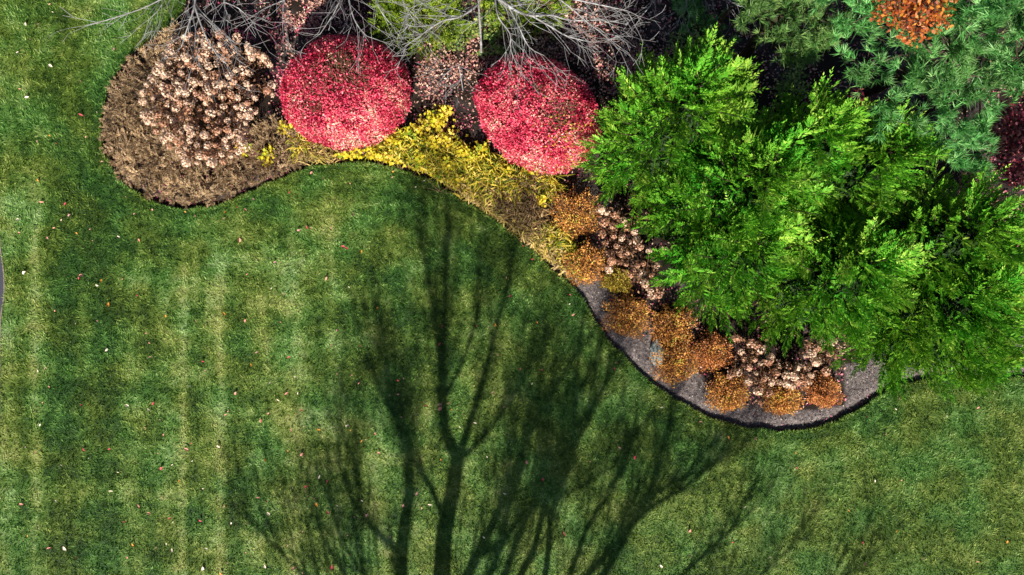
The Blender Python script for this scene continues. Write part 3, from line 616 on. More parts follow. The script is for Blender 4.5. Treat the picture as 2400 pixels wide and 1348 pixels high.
# the tall tree south of the frame, seen only by its shadow
def shadow_tree():
    global rng
    rng = np.random.default_rng(77); random.seed(77)
    Y0 = -12.5; tan = math.tan(R(SUN_EL)); sx = math.tan(R(SUN_AZ))
    b = np.array([(1015 - 1200) / 100 - .2, Y0, 0]); t = thing("bare_tree", "tall many-stemmed bare tree south of the lawn, seen by its long branching shadow", "bare tree", b)
    def S(cx, cy, dy=0.0):   # shadow point (crop coordinates) -> branch point in the tree's own depth
        px = 700 + cx / 1.422; py = 400 + cy / 1.422; X = (px - 1200) / 100; Y = (674 - py) / 100; y = Y0 + dy; return np.array([X - (Y - y) * sx, y, (Y - y) * tan]) - b
    F = 1860   # fork height in crop coordinates below the frame
    base = np.array([0, 0, -.2]); fork = S(470, F); L = [
        ([base, fork, S(472, 1500), S(478, 1340), S(487, 1200), S(515, 1060), S(530, 945)], .20, .13, 0),
        ([fork, S(390, 1560, -.6), S(347, 1400, -.8), S(345, 1240, -.9), S(368, 1080, -.9), S(365, 940, -.8), S(338, 850), S(308, 760), S(290, 640)], .165, .03, 1),
        ([S(345, 1260, -.9), S(290, 1230, -.9), S(215, 1140, -.6), S(190, 1000, -.3), S(150, 880)], .055, .015, 1),
        ([S(483, 1150), S(440, 1050, .3), S(375, 945, .5), S(320, 830, .6), S(240, 660, .6)], .06, .02, 1),
        ([S(530, 945), S(492, 880), S(480, 780), S(478, 600), S(488, 400), S(494, 250), S(496, 130)], .115, .045, 1),
        ([S(535, 950), S(590, 780, .4), S(640, 600, .6), S(690, 400, .8), S(732, 220, .8)], .085, .025, 1),
        ([S(550, 950), S(600, 900, -.3), S(660, 830, -.4), S(720, 740, -.5), S(790, 600, -.5)], .05, .015, 1),
        ([fork, S(520, 1480, .4), S(560, 1350, .5), S(640, 1190, .6), S(700, 1050, .7), S(760, 900, .7), S(830, 760, .7), S(960, 560, .7)], .11, .02, 1),
        ([S(600, 1270, .5), S(670, 1240, .3), S(745, 1150, .2), S(820, 1090), S(930, 1060, -.2), S(1060, 970, -.3)], .06, .018, 1),
        ([fork, S(620, 1500, -.6), S(690, 1340, -.8), S(760, 1150, -.9), S(860, 960, -1), S(1000, 740, -1.1), S(1040, 640, -1.1)], .10, .02, 1),
        ([fork, S(720, 1600, 1.0), S(818, 1360, 1.2), S(838, 1180, 1.3), S(870, 1050, 1.3), S(960, 830, 1.3), S(1060, 650, 1.3)], .08, .02, 1),
        ([fork, S(780, 1550, .2), S(905, 1340), S(960, 1190, -.2), S(1040, 1060, -.3), S(1120, 880, -.4)], .08, .018, 1),
        ([fork, S(850, 1560, -.3), S(1010, 1350, -.5), S(1090, 1200, -.6), S(1170, 1060, -.6), S(1230, 860, -.6), S(1252, 740, -.6)], .10, .02, 1),
        ([S(1150, 1100, -.6), S(1240, 1040, -.5), S(1350, 990, -.4), S(1440, 930, -.4)], .05, .015, 1),
        ([fork, S(560, 1500, -.9), S(640, 1345, -1.1), S(672, 1250, -1.2), S(700, 1120, -1.2), S(745, 960, -1.2), S(790, 820, -1.2)], .09, .02, 1),
        ([fork, S(760, 1600, .6), S(930, 1380, .8), S(1060, 1240, .9), S(1160, 1130, 1), S(1290, 1050, 1), S(1400, 960, 1)], .08, .02, 1),
        ([fork, S(600, 1580, .9), S(720, 1380, 1.1), S(790, 1240, 1.2), S(830, 1060, 1.3), S(900, 900, 1.3), S(930, 740, 1.3), S(1000, 600, 1.3)], .08, .02, 1),
        ([fork, S(270, 1600, .3), S(110, 1440, .4), S(-40, 1290, .4), S(-150, 1180, .4)], .032, .015, 1), ([fork, S(330, 1580, -.4), S(240, 1400, -.5), S(160, 1250, -.5), S(95, 1080, -.5)], .032, .015, 1),
        ([fork, S(1000, 1700, -.5), S(1300, 1520, -.8), S(1500, 1380, -.9), S(1640, 1250, -.9)], .032, .015, 1), ([fork, S(1080, 1750, .3), S(1500, 1560, .5), S(1720, 1420, .5), S(1850, 1330, .5)], .032, .015, 1),
        ([S(480, 600), S(455, 480, .2), S(430, 350, .3), S(400, 200, .3)], .05, .015, 1), ([S(482, 760), S(560, 600, -.3), S(600, 420, -.4), S(620, 240, -.4)], .05, .015, 1),
        ([fork, S(300, 1600, .4), S(200, 1420, .5), S(120, 1290, .5), S(50, 1150, .5)], .05, .015, 1),
        ([fork, S(1000, 1620, .7), S(1200, 1420, 1), S(1370, 1260, 1.1), S(1480, 1160, 1.1)], .05, .015, 1),
    ]
    segs = []; bs = []
    for k, (pts, r0, r1, dep) in enumerate(L):
        P = catmull(pts, 4); poly_tube(segs if k == 0 else bs, P, r0 * 1.25, r1 * 1.3)
        n = len(P)
        if not dep: continue
        for i in range(3, n):
            d = unit(P[i] - P[i - 1]); fr = i / n
            if P[i][2] < 3.2: continue
            for _ in range(2 if fr < .4 else 3):
                s = np.array([random.gauss(0, 1), random.gauss(0, .6), random.gauss(0, .3)]); s = unit(s - s.dot(d) * d)
                grow(bs, P[i], d * 1.0 + s * random.uniform(.2, .55) + np.array([0, 0, .3]), random.uniform(.7, 1.7) * (1.1 - .3 * fr), max(.008, .017 * (1.1 - .5 * fr)), 2, .30, .8, .006, .045, kids=(2, 3), flat=.7, kscale=.6, curve=.025)
    a = Geo(); tubes(a, segs, 9); a.link("trunk", M_bark, t, smooth=True); c = Geo(); tubes(c, bs, 5); c.link("branches", M_bark, t)
shadow_tree()

# ================================================================ the two clipped red bushes
def red_bush(px, py, a, b_, rot, H, label, seed, sparse, fade=None):
    extra = []
    global rng
    rng = np.random.default_rng(seed); random.seed(seed); b = pw(px, py); t = thing("red_bush", label, "bush", b, "clipped round crimson bushes")
    def surf(v, k=1.0):
        x = v[:, 0] * a; y = v[:, 1] * b_; c, s = math.cos(rot), math.sin(rot); wob = 1 + .09 * (vnoise(v[:, 0] + seed, v[:, 1], .45, 8) - .5) + .06 * (vnoise(v[:, 0], v[:, 1], .12, 28) - .5)
        return np.stack([(x * c - y * s) * k * wob, (x * s + y * c) * k * wob, (.28 + .72 * np.abs(v[:, 2]) ** .75) * H * k * np.where(v[:, 2] < 0, .5, 1)], 1)
    def dens(Q):
        d = np.ones(len(Q))
        for sx, sy, sr, am in sparse: d = np.minimum(d, 1 - am * np.exp(-((Q[:, 0] - sx) ** 2 + (Q[:, 1] - sy) ** 2) / sr ** 2))
        return d * (.45 + .9 * vnoise(Q[:, 0], Q[:, 1], .17, 15))
    n = 44000; v = unit(rng.normal(size=(n, 3))); v[:, 2] = np.where(v[:, 2] < -.3, -v[:, 2], v[:, 2]); k = 1 - .16 * rng.random(n) ** 1.6
    Q = surf(v, k[:, None][:, 0]) if False else surf(v) * k[:, None]
    ok = rng.random(n) < dens(Q); Q = Q[ok]; v = v[ok]; n = len(Q)
    nrm = unit(v * np.array([1 / a, 1 / b_, 1 / H]) + rng.normal(size=(n, 3)) * .45); D = unit(np.cross(nrm, rng.normal(size=(n, 3)))); D = D + nrm * rng.uniform(-.1, .5, n)[:, None]
    S = np.cross(nrm, D); l = rng.uniform(.04, .072, n); g = Geo(); leaves(g, Q, D, S, l, l * .5, r=np.clip(rng.random(n) * .9 + .5 * (vnoise(Q[:, 0], Q[:, 1], .42, 41 + seed % 3) - .45) + .5 * (vnoise(Q[:, 0], Q[:, 1], .13, 44) - .5) - .10 * Q[:, 1], 0, 1)); g.link("foliage", M_red, t)  # leaf colour paler toward the south, sunlight painted in
    # twigs show through where the clipping bit into the crown
    bs = []; vt = unit(rng.normal(size=(1500, 3))); vt[:, 2] = np.abs(vt[:, 2]); Qt = surf(vt) * rng.uniform(.90, 1.0, 1500)[:, None]
    for q, vv in zip(Qt, vt): bs.append((q * .72 + rng.normal(size=3) * .05, q, .010, .005))
    for q in Qt[::12]: bs.append((np.array([0, 0, 0.]), q * .8, .025, .01))
    for sx, sy, sr, am in sparse:
        for _ in range(int(420 * sr * sr * am / .16)):
            x_, y_ = sx + random.gauss(0, sr * .55), sy + random.gauss(0, sr * .55); rr_2 = (x_ / a) ** 2 + (y_ / b_) ** 2
            if rr_2 < .85: z_ = (.28 + .72 * math.sqrt(1 - rr_2) ** .75) * H; q = np.array([x_, y_, z_ * random.uniform(.96, 1.03)]); bs2 = q * .93 + rng.normal(size=3) * .07; extra.append((bs2, q, .006, .003))
    s = Geo(); tubes(s, bs + extra, 4); s.link("twigs", M_twigbrown, t)
    if fade:
        n = 2600; v = unit(rng.normal(size=(n, 3))); v[:, 2] = np.abs(v[:, 2]); Q = surf(v) * rng.uniform(.97, 1.01, n)[:, None]; ok = rng.random(n) < np.exp(-((Q[:, 0] - fade[0]) ** 2 + (Q[:, 1] - fade[1]) ** 2) / fade[2] ** 2); Q = Q[ok]; n = len(Q)
        g = Geo(); leaves(g, Q, rng.normal(size=(n, 3)) * np.array([1, 1, .4]), rng.normal(size=(n, 3)) * np.array([1, 1, .4]), .06, .032); g.link("olive_leaves", M_spir3, t)
    # inner dead leaves
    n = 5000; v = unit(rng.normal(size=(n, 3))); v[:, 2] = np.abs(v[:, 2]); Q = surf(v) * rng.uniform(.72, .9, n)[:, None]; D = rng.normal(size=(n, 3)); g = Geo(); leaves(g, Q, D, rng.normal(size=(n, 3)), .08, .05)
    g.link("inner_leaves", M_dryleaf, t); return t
red_bush(826, 233, 1.46, 1.24, .05, 1.5, "round crimson bush between the dried hydrangeas and the yellow perennials", 951, [(.05, .35, .45, .8), (.45, .15, .35, .6), (-.5, -.05, .3, .4), (-.6, -.5, .35, .4)])
red_bush(1262, 282, 1.56, 1.18, -.6, 1.5, "egg-shaped crimson bush pressed against the first evergreen", 952, [(.35, -.35, .4, .75), (-.1, .3, .25, .5), (.7, .0, .25, .4)], fade=(.75, -.75, .55))

# ================================================================ hydrangeas
def head_mesh(seed, mat):
    r = np.random.default_rng(seed); n = 95; v = unit(r.normal(size=(n, 3))); v[:, 2] = v[:, 2] * .9 + .12; v = unit(v)
    P = v * .082 * (1 + .22 * (r.random((n, 1)) - .5)) * np.array([1, 1, .85]); nrm = unit(v + r.normal(size=(n, 3)) * .45); D = unit(np.cross(nrm, r.normal(size=(n, 3)))); S = np.cross(nrm, D)
    V = np.empty((n, 4, 3)); l = r.uniform(.018, .026, (n, 1))
    V[:, 0] = P - D * l; V[:, 1] = P + S * l + nrm * .004; V[:, 2] = P + D * l; V[:, 3] = P - S * l + nrm * .004
    me = link_mesh("flower_head", V.reshape(-1, 3), np.arange(n * 4).reshape(n, 4), mat, rnd=r.random(n)); m = me.data; bpy.data.objects.remove(me); return m
HM = [head_mesh(s, M_hyd) for s in range(4)] + [head_mesh(s + 9, M_hyd2) for s in range(3)]
def hydrangea(label, base_px, heads, seed, brown=.3, spread=.55, leafn=260):
    """heads: (px, py, z) as seen"""
    global rng
    rng = np.random.default_rng(seed); random.seed(seed); b = pw(*base_px); t = thing("hydrangea", label, "hydrangea", b, "hydrangeas with dried flower heads")
    bs = []; LP = []
    for (hx, hy, hz) in heads:
        h = pw(hx, hy, hz) - b; me = HM[random.randint(4, 6)] if random.random() < brown else HM[random.randint(0, 3)]
        o = bpy.data.objects.new("flower_head", me); sc.collection.objects.link(o); o.parent = t; o.location = h.tolist()
        s = random.uniform(.58, 1.28); o.scale = (s * random.uniform(.9, 1.15), s, s * random.uniform(.85, 1.1)); o.rotation_euler = (random.gauss(0, .6), random.gauss(0, .6), random.uniform(0, 6.28))
        a = np.array([random.gauss(0, .12), random.gauss(0, .12), 0]); mid = a * .4 + h * .5 + np.array([0, 0, .12]); pts = [(1 - q) ** 2 * a + 2 * q * (1 - q) * mid + q * q * h for q in np.linspace(0, 1, 6)]
        poly_tube(bs, pts, .010, .005)
        for _ in range(2):
            i = random.randint(2, 4); d = unit(np.array([random.gauss(0, 1), random.gauss(0, 1), random.gauss(.4, .4)])); bs.append((pts[i], pts[i] + d * random.uniform(.1, .3), .005, .003)); LP.append(pts[i] + d * .15)
    s = Geo(); tubes(s, bs, 4); s.link("stems", M_twigbrown, t)
    HP = np.array([pw(*q) - b for q in heads]); n = leafn; P = HP[rng.integers(0, len(HP), n)] * rng.uniform(.45, .93, n)[:, None] + rng.normal(0, .10, (n, 3)); P[:, 2] = np.maximum(P[:, 2], .05)
    az = rng.uniform(0, 6.28, n); D = np.stack([np.cos(az), np.sin(az), rng.normal(-.4, .5, n)], 1); S = np.stack([-np.sin(az), np.cos(az), rng.normal(0, .6, n)], 1); l = rng.uniform(.05, .11, n)
    g = Geo(); leaves(g, P, D, S, l, l * .5, fold=.3); g.link("dried_leaves", M_dryleaf, t); return t

poly = [(395, 100), (440, 72), (520, 72), (575, 95), (615, 125), (645, 165), (642, 225), (650, 275), (600, 290), (585, 330), (560, 375), (500, 382), (445, 388), (395, 345), (355, 300), (328, 262), (330, 215), (365, 170), (385, 130)]
hp = poisson(poly, 14.8, 6000, 3); hp = [q for q in hp if random.Random(int(q[0] * 7 + q[1])).random() < (.45 if q[0] > 590 and q[1] > 150 else .6 if (q[0] > 540 and q[1] < 130) else 1)]
centers = [((440, 135), (470, 180), "dried hydrangea at the top of the left bed, under the bare branches"), ((565, 160), (560, 190), "dried hydrangea next to the first red bush, thinly set with heads"),
    ((400, 250), (420, 255), "dried hydrangea in the left bed facing the lawn, dense with pale heads"), ((520, 255), (530, 260), "dried hydrangea in the middle of the left bed"), ((495, 345), (500, 325), "dried hydrangea at the bottom of its patch, scattered heads over the juniper")]
buckets = [[] for _ in centers]
rr_ = random.Random(4)
for q in hp:
    k = min(range(len(centers)), key=lambda i: math.hypot(q[0] - centers[i][0][0], q[1] - centers[i][0][1])); buckets[k].append((q[0], q[1], rr_.uniform(.75, 1.3)))
for i, (c, bpx, lab) in enumerate(centers): hydrangea(lab, bpx, buckets[i], 960 + i, .3, leafn=900)
def c4(L): return [(1250 + x / 2.174, 420 + y / 2.174) for x, y in L]
mid_heads = c4([(345, 155), (375, 172), (415, 182), (360, 218), (405, 238), (470, 242), (515, 270), (370, 325), (425, 340), (480, 375), (395, 380), (530, 310), (590, 365), (400, 420), (440, 425), (475, 435), (510, 460), (530, 440), (500, 490), (555, 480), (385, 460), (600, 490), (570, 530), (595, 565), (450, 300), (410, 290), (540, 345), (350, 280), (460, 210), (640, 545), (605, 595), (640, 588), (490, 320), (630, 440), (560, 430), (450, 380)])
low_heads = c4([(1035, 810), (1110, 835), (1145, 848), (1165, 865), (1060, 880), (1075, 915), (1100, 960), (1130, 920), (1145, 885), (1160, 940), (1200, 930), (1210, 905), (1250, 950), (1300, 955), (1230, 990), (1010, 985), (1045, 985), (1000, 1005), (1095, 1035), (1135, 990), (1175, 1020), (1215, 1035), (1255, 1035), (1290, 1045), (1305, 1025), (1320, 1055), (1340, 1030), (1365, 1000), (1380, 1030), (1410, 1035), (1415, 1000), (1345, 960), (1395, 955), (1290, 1000), (1330, 1005), (1420, 885), (1440, 930), (1460, 920), (1510, 885), (1550, 910), (1580, 880), (1490, 980), (1500, 830), (1530, 830), (1560, 845), (1470, 830), (1450, 860), (1400, 850), (1145, 1080), (1200, 1090), (1155, 1140), (1190, 1005), (1390, 900)])
def split(L, cs, labs, seed, brown, zr):
    r = random.Random(seed); B = [[] for _ in cs]
    for q in L: B[min(range(len(cs)), key=lambda i: math.hypot(q[0] - cs[i][0], q[1] - cs[i][1]))].append((q[0], q[1], r.uniform(*zr)))
    for i, c in enumerate(cs): hydrangea(labs[i], c, B[i], seed + i, brown, leafn=22 * len(B[i]))
split(mid_heads, [(1440, 520), (1452, 590), (1508, 655)], ["brown dried hydrangea tucked between the topmost orange spirea and the evergreens", "brown dried hydrangea in the middle of the strip beside the evergreens", "brown dried hydrangea at the lower end of the strip, above the clear round spirea"], 970, .7, (.5, .8))
split(low_heads, [(1755, 830), (1790, 885), (1860, 870), (1930, 830)], ["dried hydrangea beside the russet spirea, under the evergreen skirt", "dried hydrangea with the palest heads, spilling between two spireas", "dried hydrangea in the centre of the lower patch", "dried hydrangea at the evergreen's notch, nearest the bare mulch tip"], 980, .45, (.5, .8))

# ================================================================ bronze juniper ground cover
def juniper_cover():
    global rng
    rng = np.random.default_rng(990)
    P0 = [(1200 + p[0] * 100, 674 - p[1] * 100) for p in EDGE if p[0] < -4.1 and p[1] < 6.1]
    jp = P0 + [(775, 384), (735, 350), (700, 300), (640, 285), (600, 300), (520, 180), (450, 100), (440, 70)]
    jp = np.array(jp); n = 16000; q = jp.min(0) + rng.random((n, 2)) * (jp.max(0) - jp.min(0)); ok = inside(q[:, 0], q[:, 1], jp); q = q[ok]
    x = (q[:, 0] - 1200) / 100; y = (674 - q[:, 1]) / 100; e = pdist(x, y, EDGE)
    inner = ((q[:, 0] - 490) / 118) ** 2 + ((q[:, 1] - 220) / 128) ** 2 < 1
    keep = ~(inner & (rng.random(len(x)) < .7)) & (e > .15); C = []
    for a, b_, c_ in zip(x[keep], y[keep], e[keep]):
        if all((a - o[0]) ** 2 + (b_ - o[1]) ** 2 > .155 ** 2 for o in C): C.append((a, b_, c_))
    P, D, rr = [], [], []
    for a, b_, c_ in C:
        m = 19; az = rng.uniform(0, 6.28, m); el = rng.uniform(.1, 1.2, m) * (.4 if c_ < .25 else 1); hz = .10 + .24 * rng.random() * min(1, c_ / .4); rad = rng.uniform(0, .09, m)
        fa = vnoise(a, b_, .8, 19) * 12
        P.append(np.c_[a + np.cos(az) * rad, b_ + np.sin(az) * rad, hz * rng.uniform(.3, 1, m)]); D.append(np.c_[np.cos(az) * np.cos(el) + .5 * math.cos(fa), np.sin(az) * np.cos(el) + .5 * math.sin(fa) - .15, np.sin(el) + .15]); rr.append(np.clip(rng.random() * .5 + rng.random(m) * .5, 0, 1))
    P = np.concatenate(P); D = np.concatenate(D); rr = np.concatenate(rr); n = len(P); ee = pdist(P[:, 0], P[:, 1], EDGE)
    g = Geo(); plumes(g, P, D, np.cross(D, [0, 0, 1.]) + rng.normal(size=(n, 3)) * .4, rng.uniform(.12, .22, n) * np.clip(ee / .3, .45, 1), n=5, ll=.065, lw=.019, ang=36, jit=.18, r=rr)
    tag(g.link("juniper_ground_cover", M_junip), "bronze-brown feathery juniper carpeting the rounded end of the bed", None, None, "stuff")
juniper_cover()

# ================================================================ spireas
def spirea(cx, cy, r, mat, label, seed, H=.62, n=3400):
    global rng
    rng = np.random.default_rng(seed); random.seed(seed)
    px, py = 1250 + cx / 2.174, 420 + cy / 2.174; b = pw(px, py, .35); b[2] = 0; R_ = r / 2.174 / 100 * random.uniform(1.0, 1.1)
    t = thing("spirea", label, "shrub", b, "low rounded spireas in autumn colour")
    v = unit(rng.normal(size=(n, 3))); v[:, 2] = np.abs(v[:, 2]); k = rng.random(n) ** .34 * (.62 + .66 * vnoise(v[:, 0] + seed * .37, v[:, 1], .24, 23))
    Q = v * k[:, None] * np.array([R_, R_, H]) + np.array([0, 0, .04]); az = rng.uniform(0, 6.28, n)
    D = np.stack([np.cos(az), np.sin(az), rng.normal(.3, .5, n)], 1) + v * .4; S = rng.normal(size=(n, 3)) * .6 + np.cross(D, [0, 0, 1.]); l = rng.uniform(.022, .06, n); low = np.clip(Q[:, 2] / H, 0, 1)
    g = Geo(); leaves(g, Q, D, S, l, l * .5, r=np.clip(rng.random(n) * .7 + .45 * (vnoise(Q[:, 0] + seed, Q[:, 1], .13, 29) - .3) + .15 * low, 0, 1)); g.link("foliage", mat, t)
    bs = []
    for q in Q[::7]: bs.append((np.array([random.gauss(0, .05), random.gauss(0, .05), 0]), q, .006, .003))
    s = Geo(); tubes(s, bs, 4); s.link("twigs", M_twigbrown, t)
SP = [(210, 175, 128, M_spir, "bright orange spirea highest up the slope, beside the tan daylilies"), (262, 430, 112, M_spir, "orange spirea touching the lawn edge where the mulch begins"),
    (430, 515, 72, M_spir3, "small olive-gold spirea wedged between the hydrangea strip and bare mulch"), (492, 698, 118, M_spir, "neat round golden-orange spirea standing clear on the mulch"),
    (712, 755, 112, M_spir, "orange spirea just above the pale boulder"), (735, 935, 112, M_spir, "orange spirea just below the pale boulder, red at its lower rim"),
    (925, 885, 104, M_spir2, "dull russet spirea, twiggy, between the boulder pair and the hydrangeas"), (1000, 1095, 100, M_spir, "gold and red spirea below the russet one"),
    (1275, 1125, 92, M_spir, "orange spirea directly below the lower hydrangea patch"), (1490, 1085, 92, M_spir2, "red-orange spirea nearest the bare mulch tip")]
for i, (cx, cy, r, m, lab) in enumerate(SP): spirea(cx, cy, r, m, lab, 1000 + i)

# boulder
def boulder(px, py, s, label, seed):
    import bmesh
    bm = bmesh.new(); bmesh.ops.create_icosphere(bm, subdivisions=4, radius=1)
    r = random.Random(seed); pl = [(Vector((r.gauss(0, 1), r.gauss(0, 1), r.gauss(.3, .8))).normalized(), r.uniform(.62, .9)) for _ in range(12)]
    for v in bm.verts:
        for n_, d_ in pl:
            k = v.co.dot(n_) - d_
            if k > 0: v.co -= n_ * k * .9
        v.co *= 1 + .03 * r.random(); v.co.x *= s[0]; v.co.y *= s[1]; v.co.z *= s[2]
    me = bpy.data.meshes.new("boulder"); bm.to_mesh(me); bm.free(); me.materials.append(M_stone); o = bpy.data.objects.new("boulder", me); sc.collection.objects.link(o)
    p = pw(px, py); o.location = (p[0], p[1], .05); tag(o, label, "boulder")
boulder(1541, 826, (.19, .40, .28), "pale grey-green boulder half hidden between two orange spireas", 6)

# ================================================================ yellow perennials and daylily clumps
def leafy(px, py, r, n, label, seed, mat=None, h=.35, L=(.06, .11)):
    global rng
    rng = np.random.default_rng(seed); random.seed(seed); b = pw(px, py, .2); b[2] = 0; t = thing("yellow_perennial", label, "perennial", b, "yellow leafy perennials between the red bushes and the lawn")
    v = rng.normal(size=(n, 2)) * r * .5; z = h * rng.uniform(.35, 1, n) * np.exp(-(v ** 2).sum(1) / (r * r * 1.6))
    kk = inside(v[:, 0] + b[0], v[:, 1] + b[1], BED) & (pdist(v[:, 0] + b[0], v[:, 1] + b[1], EDGE) > .1); v = v[kk]; z = z[kk]; n = len(v)
    Q = np.c_[v, z + .03]; az = rng.uniform(0, 6.28, n); D = np.stack([np.cos(az), np.sin(az), rng.normal(.1, .35, n)], 1); S = np.stack([-np.sin(az), np.cos(az), rng.normal(0, .35, n)], 1); l = rng.uniform(*L, n)
    g = Geo(); rt = rng.random(); leaves(g, Q, D, S, l, l * .72, r=np.clip(rt * .5 + .6 * rng.random(n), 0, 1), fold=.15, wide=.5); g.link("foliage", mat or M_yel, t)
    bs = [(np.array([0, 0, 0.]), q, .005, .003) for q in Q[::4]]; s = Geo(); tubes(s, bs, 4); s.link("stems", M_twigbrown, t)
def clump(px, py, r, n, mat, label, seed, h=.38):
    global rng
    rng = np.random.default_rng(seed); b = pw(px, py, .1); b[2] = 0; t = thing("daylily_clump", label, "daylily clump", b, "fading daylily clumps along the bed edge")
    az = rng.uniform(0, 6.28, n); out = np.stack([np.cos(az), np.sin(az), np.zeros(n)], 1); P = np.c_[rng.normal(0, .42 * r, (n, 2)), np.zeros(n)]; out[:, 1] -= .25; ln = r * rng.uniform(.6, 1.25, n); hh = h * rng.uniform(.5, 1.1, n)
    side = np.stack([-np.sin(az), np.cos(az), np.zeros(n)], 1) + rng.normal(size=(n, 3)) * .3; tipx = P + out * ln[:, None] + b; keep = inside(tipx[:, 0], tipx[:, 1], BED) & inside(P[:, 0] + b[0], P[:, 1] + b[1], BED) & (pdist(tipx[:, 0], tipx[:, 1], EDGE) > .07)
    out, P, ln, hh, side = out[keep], P[keep], ln[keep], hh[keep], side[keep]; n = len(P)
    W = rng.uniform(.013, .028, n); K = 5; twist = side * (rng.normal(0, .18, n) * ln)[:, None]
    V = np.empty((n, K + 1, 2, 3)); rn = rng.random(n)
    for k in range(K + 1):
        s = k / K; c = P + out * (ln * s)[:, None] + twist * s * s; c = c + np.array([0, 0, 1.]) * (hh * 4 * s * (1 - s * .82) * .62)[:, None]
        wv = (W * (1 - s ** 2) * .5 + .001)[:, None]; V[:, k, 0] = c - side * wv; V[:, k, 1] = c + side * wv
    base = (np.arange(n) * (K + 1) * 2)[:, None]; F = np.concatenate([base + np.array([[2 * k, 2 * k + 1, 2 * k + 3, 2 * k + 2]]) for k in range(K)])
    g = Geo(); g.add(V.reshape(-1, 3), F, np.tile(rn, K)); g.link("blades", mat, t)
    if mat is M_brn or mat is M_tan:   # spent flower stalks
        bs = []; random.seed(seed)
        for _ in range(9):
            d = np.array([random.gauss(0, .35), random.gauss(0, .35), 1]); bs.append((np.array([0, 0, .0]), unit(d) * h * random.uniform(1, 1.6), .006, .003))
        s = Geo(); tubes(s, bs, 4); s.link("stalks", M_twigbrown, t)
order = ["first", "second", "third", "fourth", "fifth", "sixth", "seventh", "eighth", "ninth", "tenth", "eleventh", "twelfth", "thirteenth", "fourteenth", "fifteenth", "sixteenth", "seventeenth", "eighteenth", "nineteenth", "twentieth",
    "twenty-first", "twenty-second", "twenty-third", "twenty-fourth", "twenty-fifth", "twenty-sixth", "twenty-seventh", "twenty-eighth", "twenty-ninth", "thirtieth", "thirty-first", "thirty-second", "thirty-third", "thirty-fourth"]
LEAFY = sorted([(575, 347, .15, "in the brown juniper below the hydrangeas"), (627, 365, .2, "in the brown juniper below the hydrangeas"), (665, 300, .14, "at the red bush's lower left rim"), (690, 296, .14, "at the red bush's lower left rim"), (800, 372, .16, 0), (838, 366, .2, 0), (872, 358, .22, 0), (905, 372, .22, 0), (938, 395, .2, 0), (922, 335, .2, 0),
    (960, 318, .24, 0), (985, 300, .2, 0), (1010, 280, .2, 0), (1030, 290, .22, 0), (1045, 262, .12, 0), (1045, 330, .22, 0), (1010, 335, .24, 0), (1085, 350, .2, 0), (1103, 368, .16, 0), (965, 412, .18, 0), (985, 372, .22, 0), (1045, 385, .18, 0), (1128, 350, .14, 0), (1078, 425, .18, 0), (1030, 425, .18, 0), (1272, 468, .16, 0), (1245, 400, .14, 0), (1190, 405, .12, 0), (890, 385, .16, 0)])
k = 0
for i, (px, py, r, wh) in enumerate(LEAFY):
    if wh: lab = "small yellow-green perennial %s, %s of its pair" % (wh, "left" if px in (575, 665) else "right")
    else: k += 1; lab = "yellow perennial, %s from the left along the band between red bushes and lawn" % order[k - 1]
    leafy(px, py, r * 1.15, int(58 * (r / .2) ** 1.5) + 20, lab, 1100 + i)
CL = [(712, 335, .26, M_lily, 0), (745, 362, .28, M_tan, 0), (775, 374, .2, M_tan, 0), (935, 330, .26, M_lily, 0), (950, 365, .28, M_lily, 0), (1000, 385, .30, M_lily, 0), (1060, 370, .28, M_lily, 0), (1050, 415, .3, M_lily, 0), (1100, 395, .30, M_lily, 0), (1150, 395, .30, M_lily, 0), (1115, 435, .32, M_lily, 0),
    (1160, 435, .34, M_lily, 0), (1210, 425, .32, M_lily, 0), (1245, 440, .3, M_brn, 0), (1175, 460, .3, M_brn, 0), (1140, 455, .2, M_brn, 0), (1280, 430, .26, M_lily, 0), (1085, 455, .24, M_tan, 0), (1130, 480, .28, M_tan, 0), (1190, 490, .36, M_brn, 0), (1225, 470, .32, M_brn, 0), (1250, 500, .28, M_brn, 0), (1165, 505, .26, M_tan, 0), (1200, 535, .28, M_tan, 0), (1230, 560, .26, M_tan, 0),
    (1245, 530, .26, M_brn, 0), (1262, 585, .26, M_tan, 0), (1298, 560, .30, M_lily, 0), (1290, 590, .28, M_tan, 0), (1310, 625, .22, M_tan, 0), (1270, 550, .24, M_tan, 0), (1030, 448, .2, M_tan, 0), (895, 350, .22, M_lily, 0), (985, 340, .24, M_lily, 0), (1340, 595, .2, M_lily, 0)]
CL.sort(key=lambda c: c[0]); cnt = {}
nm = {id(M_lily): "olive-gold", id(M_tan): "straw-tan", id(M_brn): "withered brown"}
for i, (px, py, r, m, _) in enumerate(CL):
    c = nm[id(m)]; cnt[c] = cnt.get(c, 0) + 1
    clump(px, py, r * 1.2, int(210 * (r / .28) ** 2), m, "%s daylily clump, %s of that colour from the left along the bed edge" % (c, order[cnt[c] - 1]), 1200 + i)

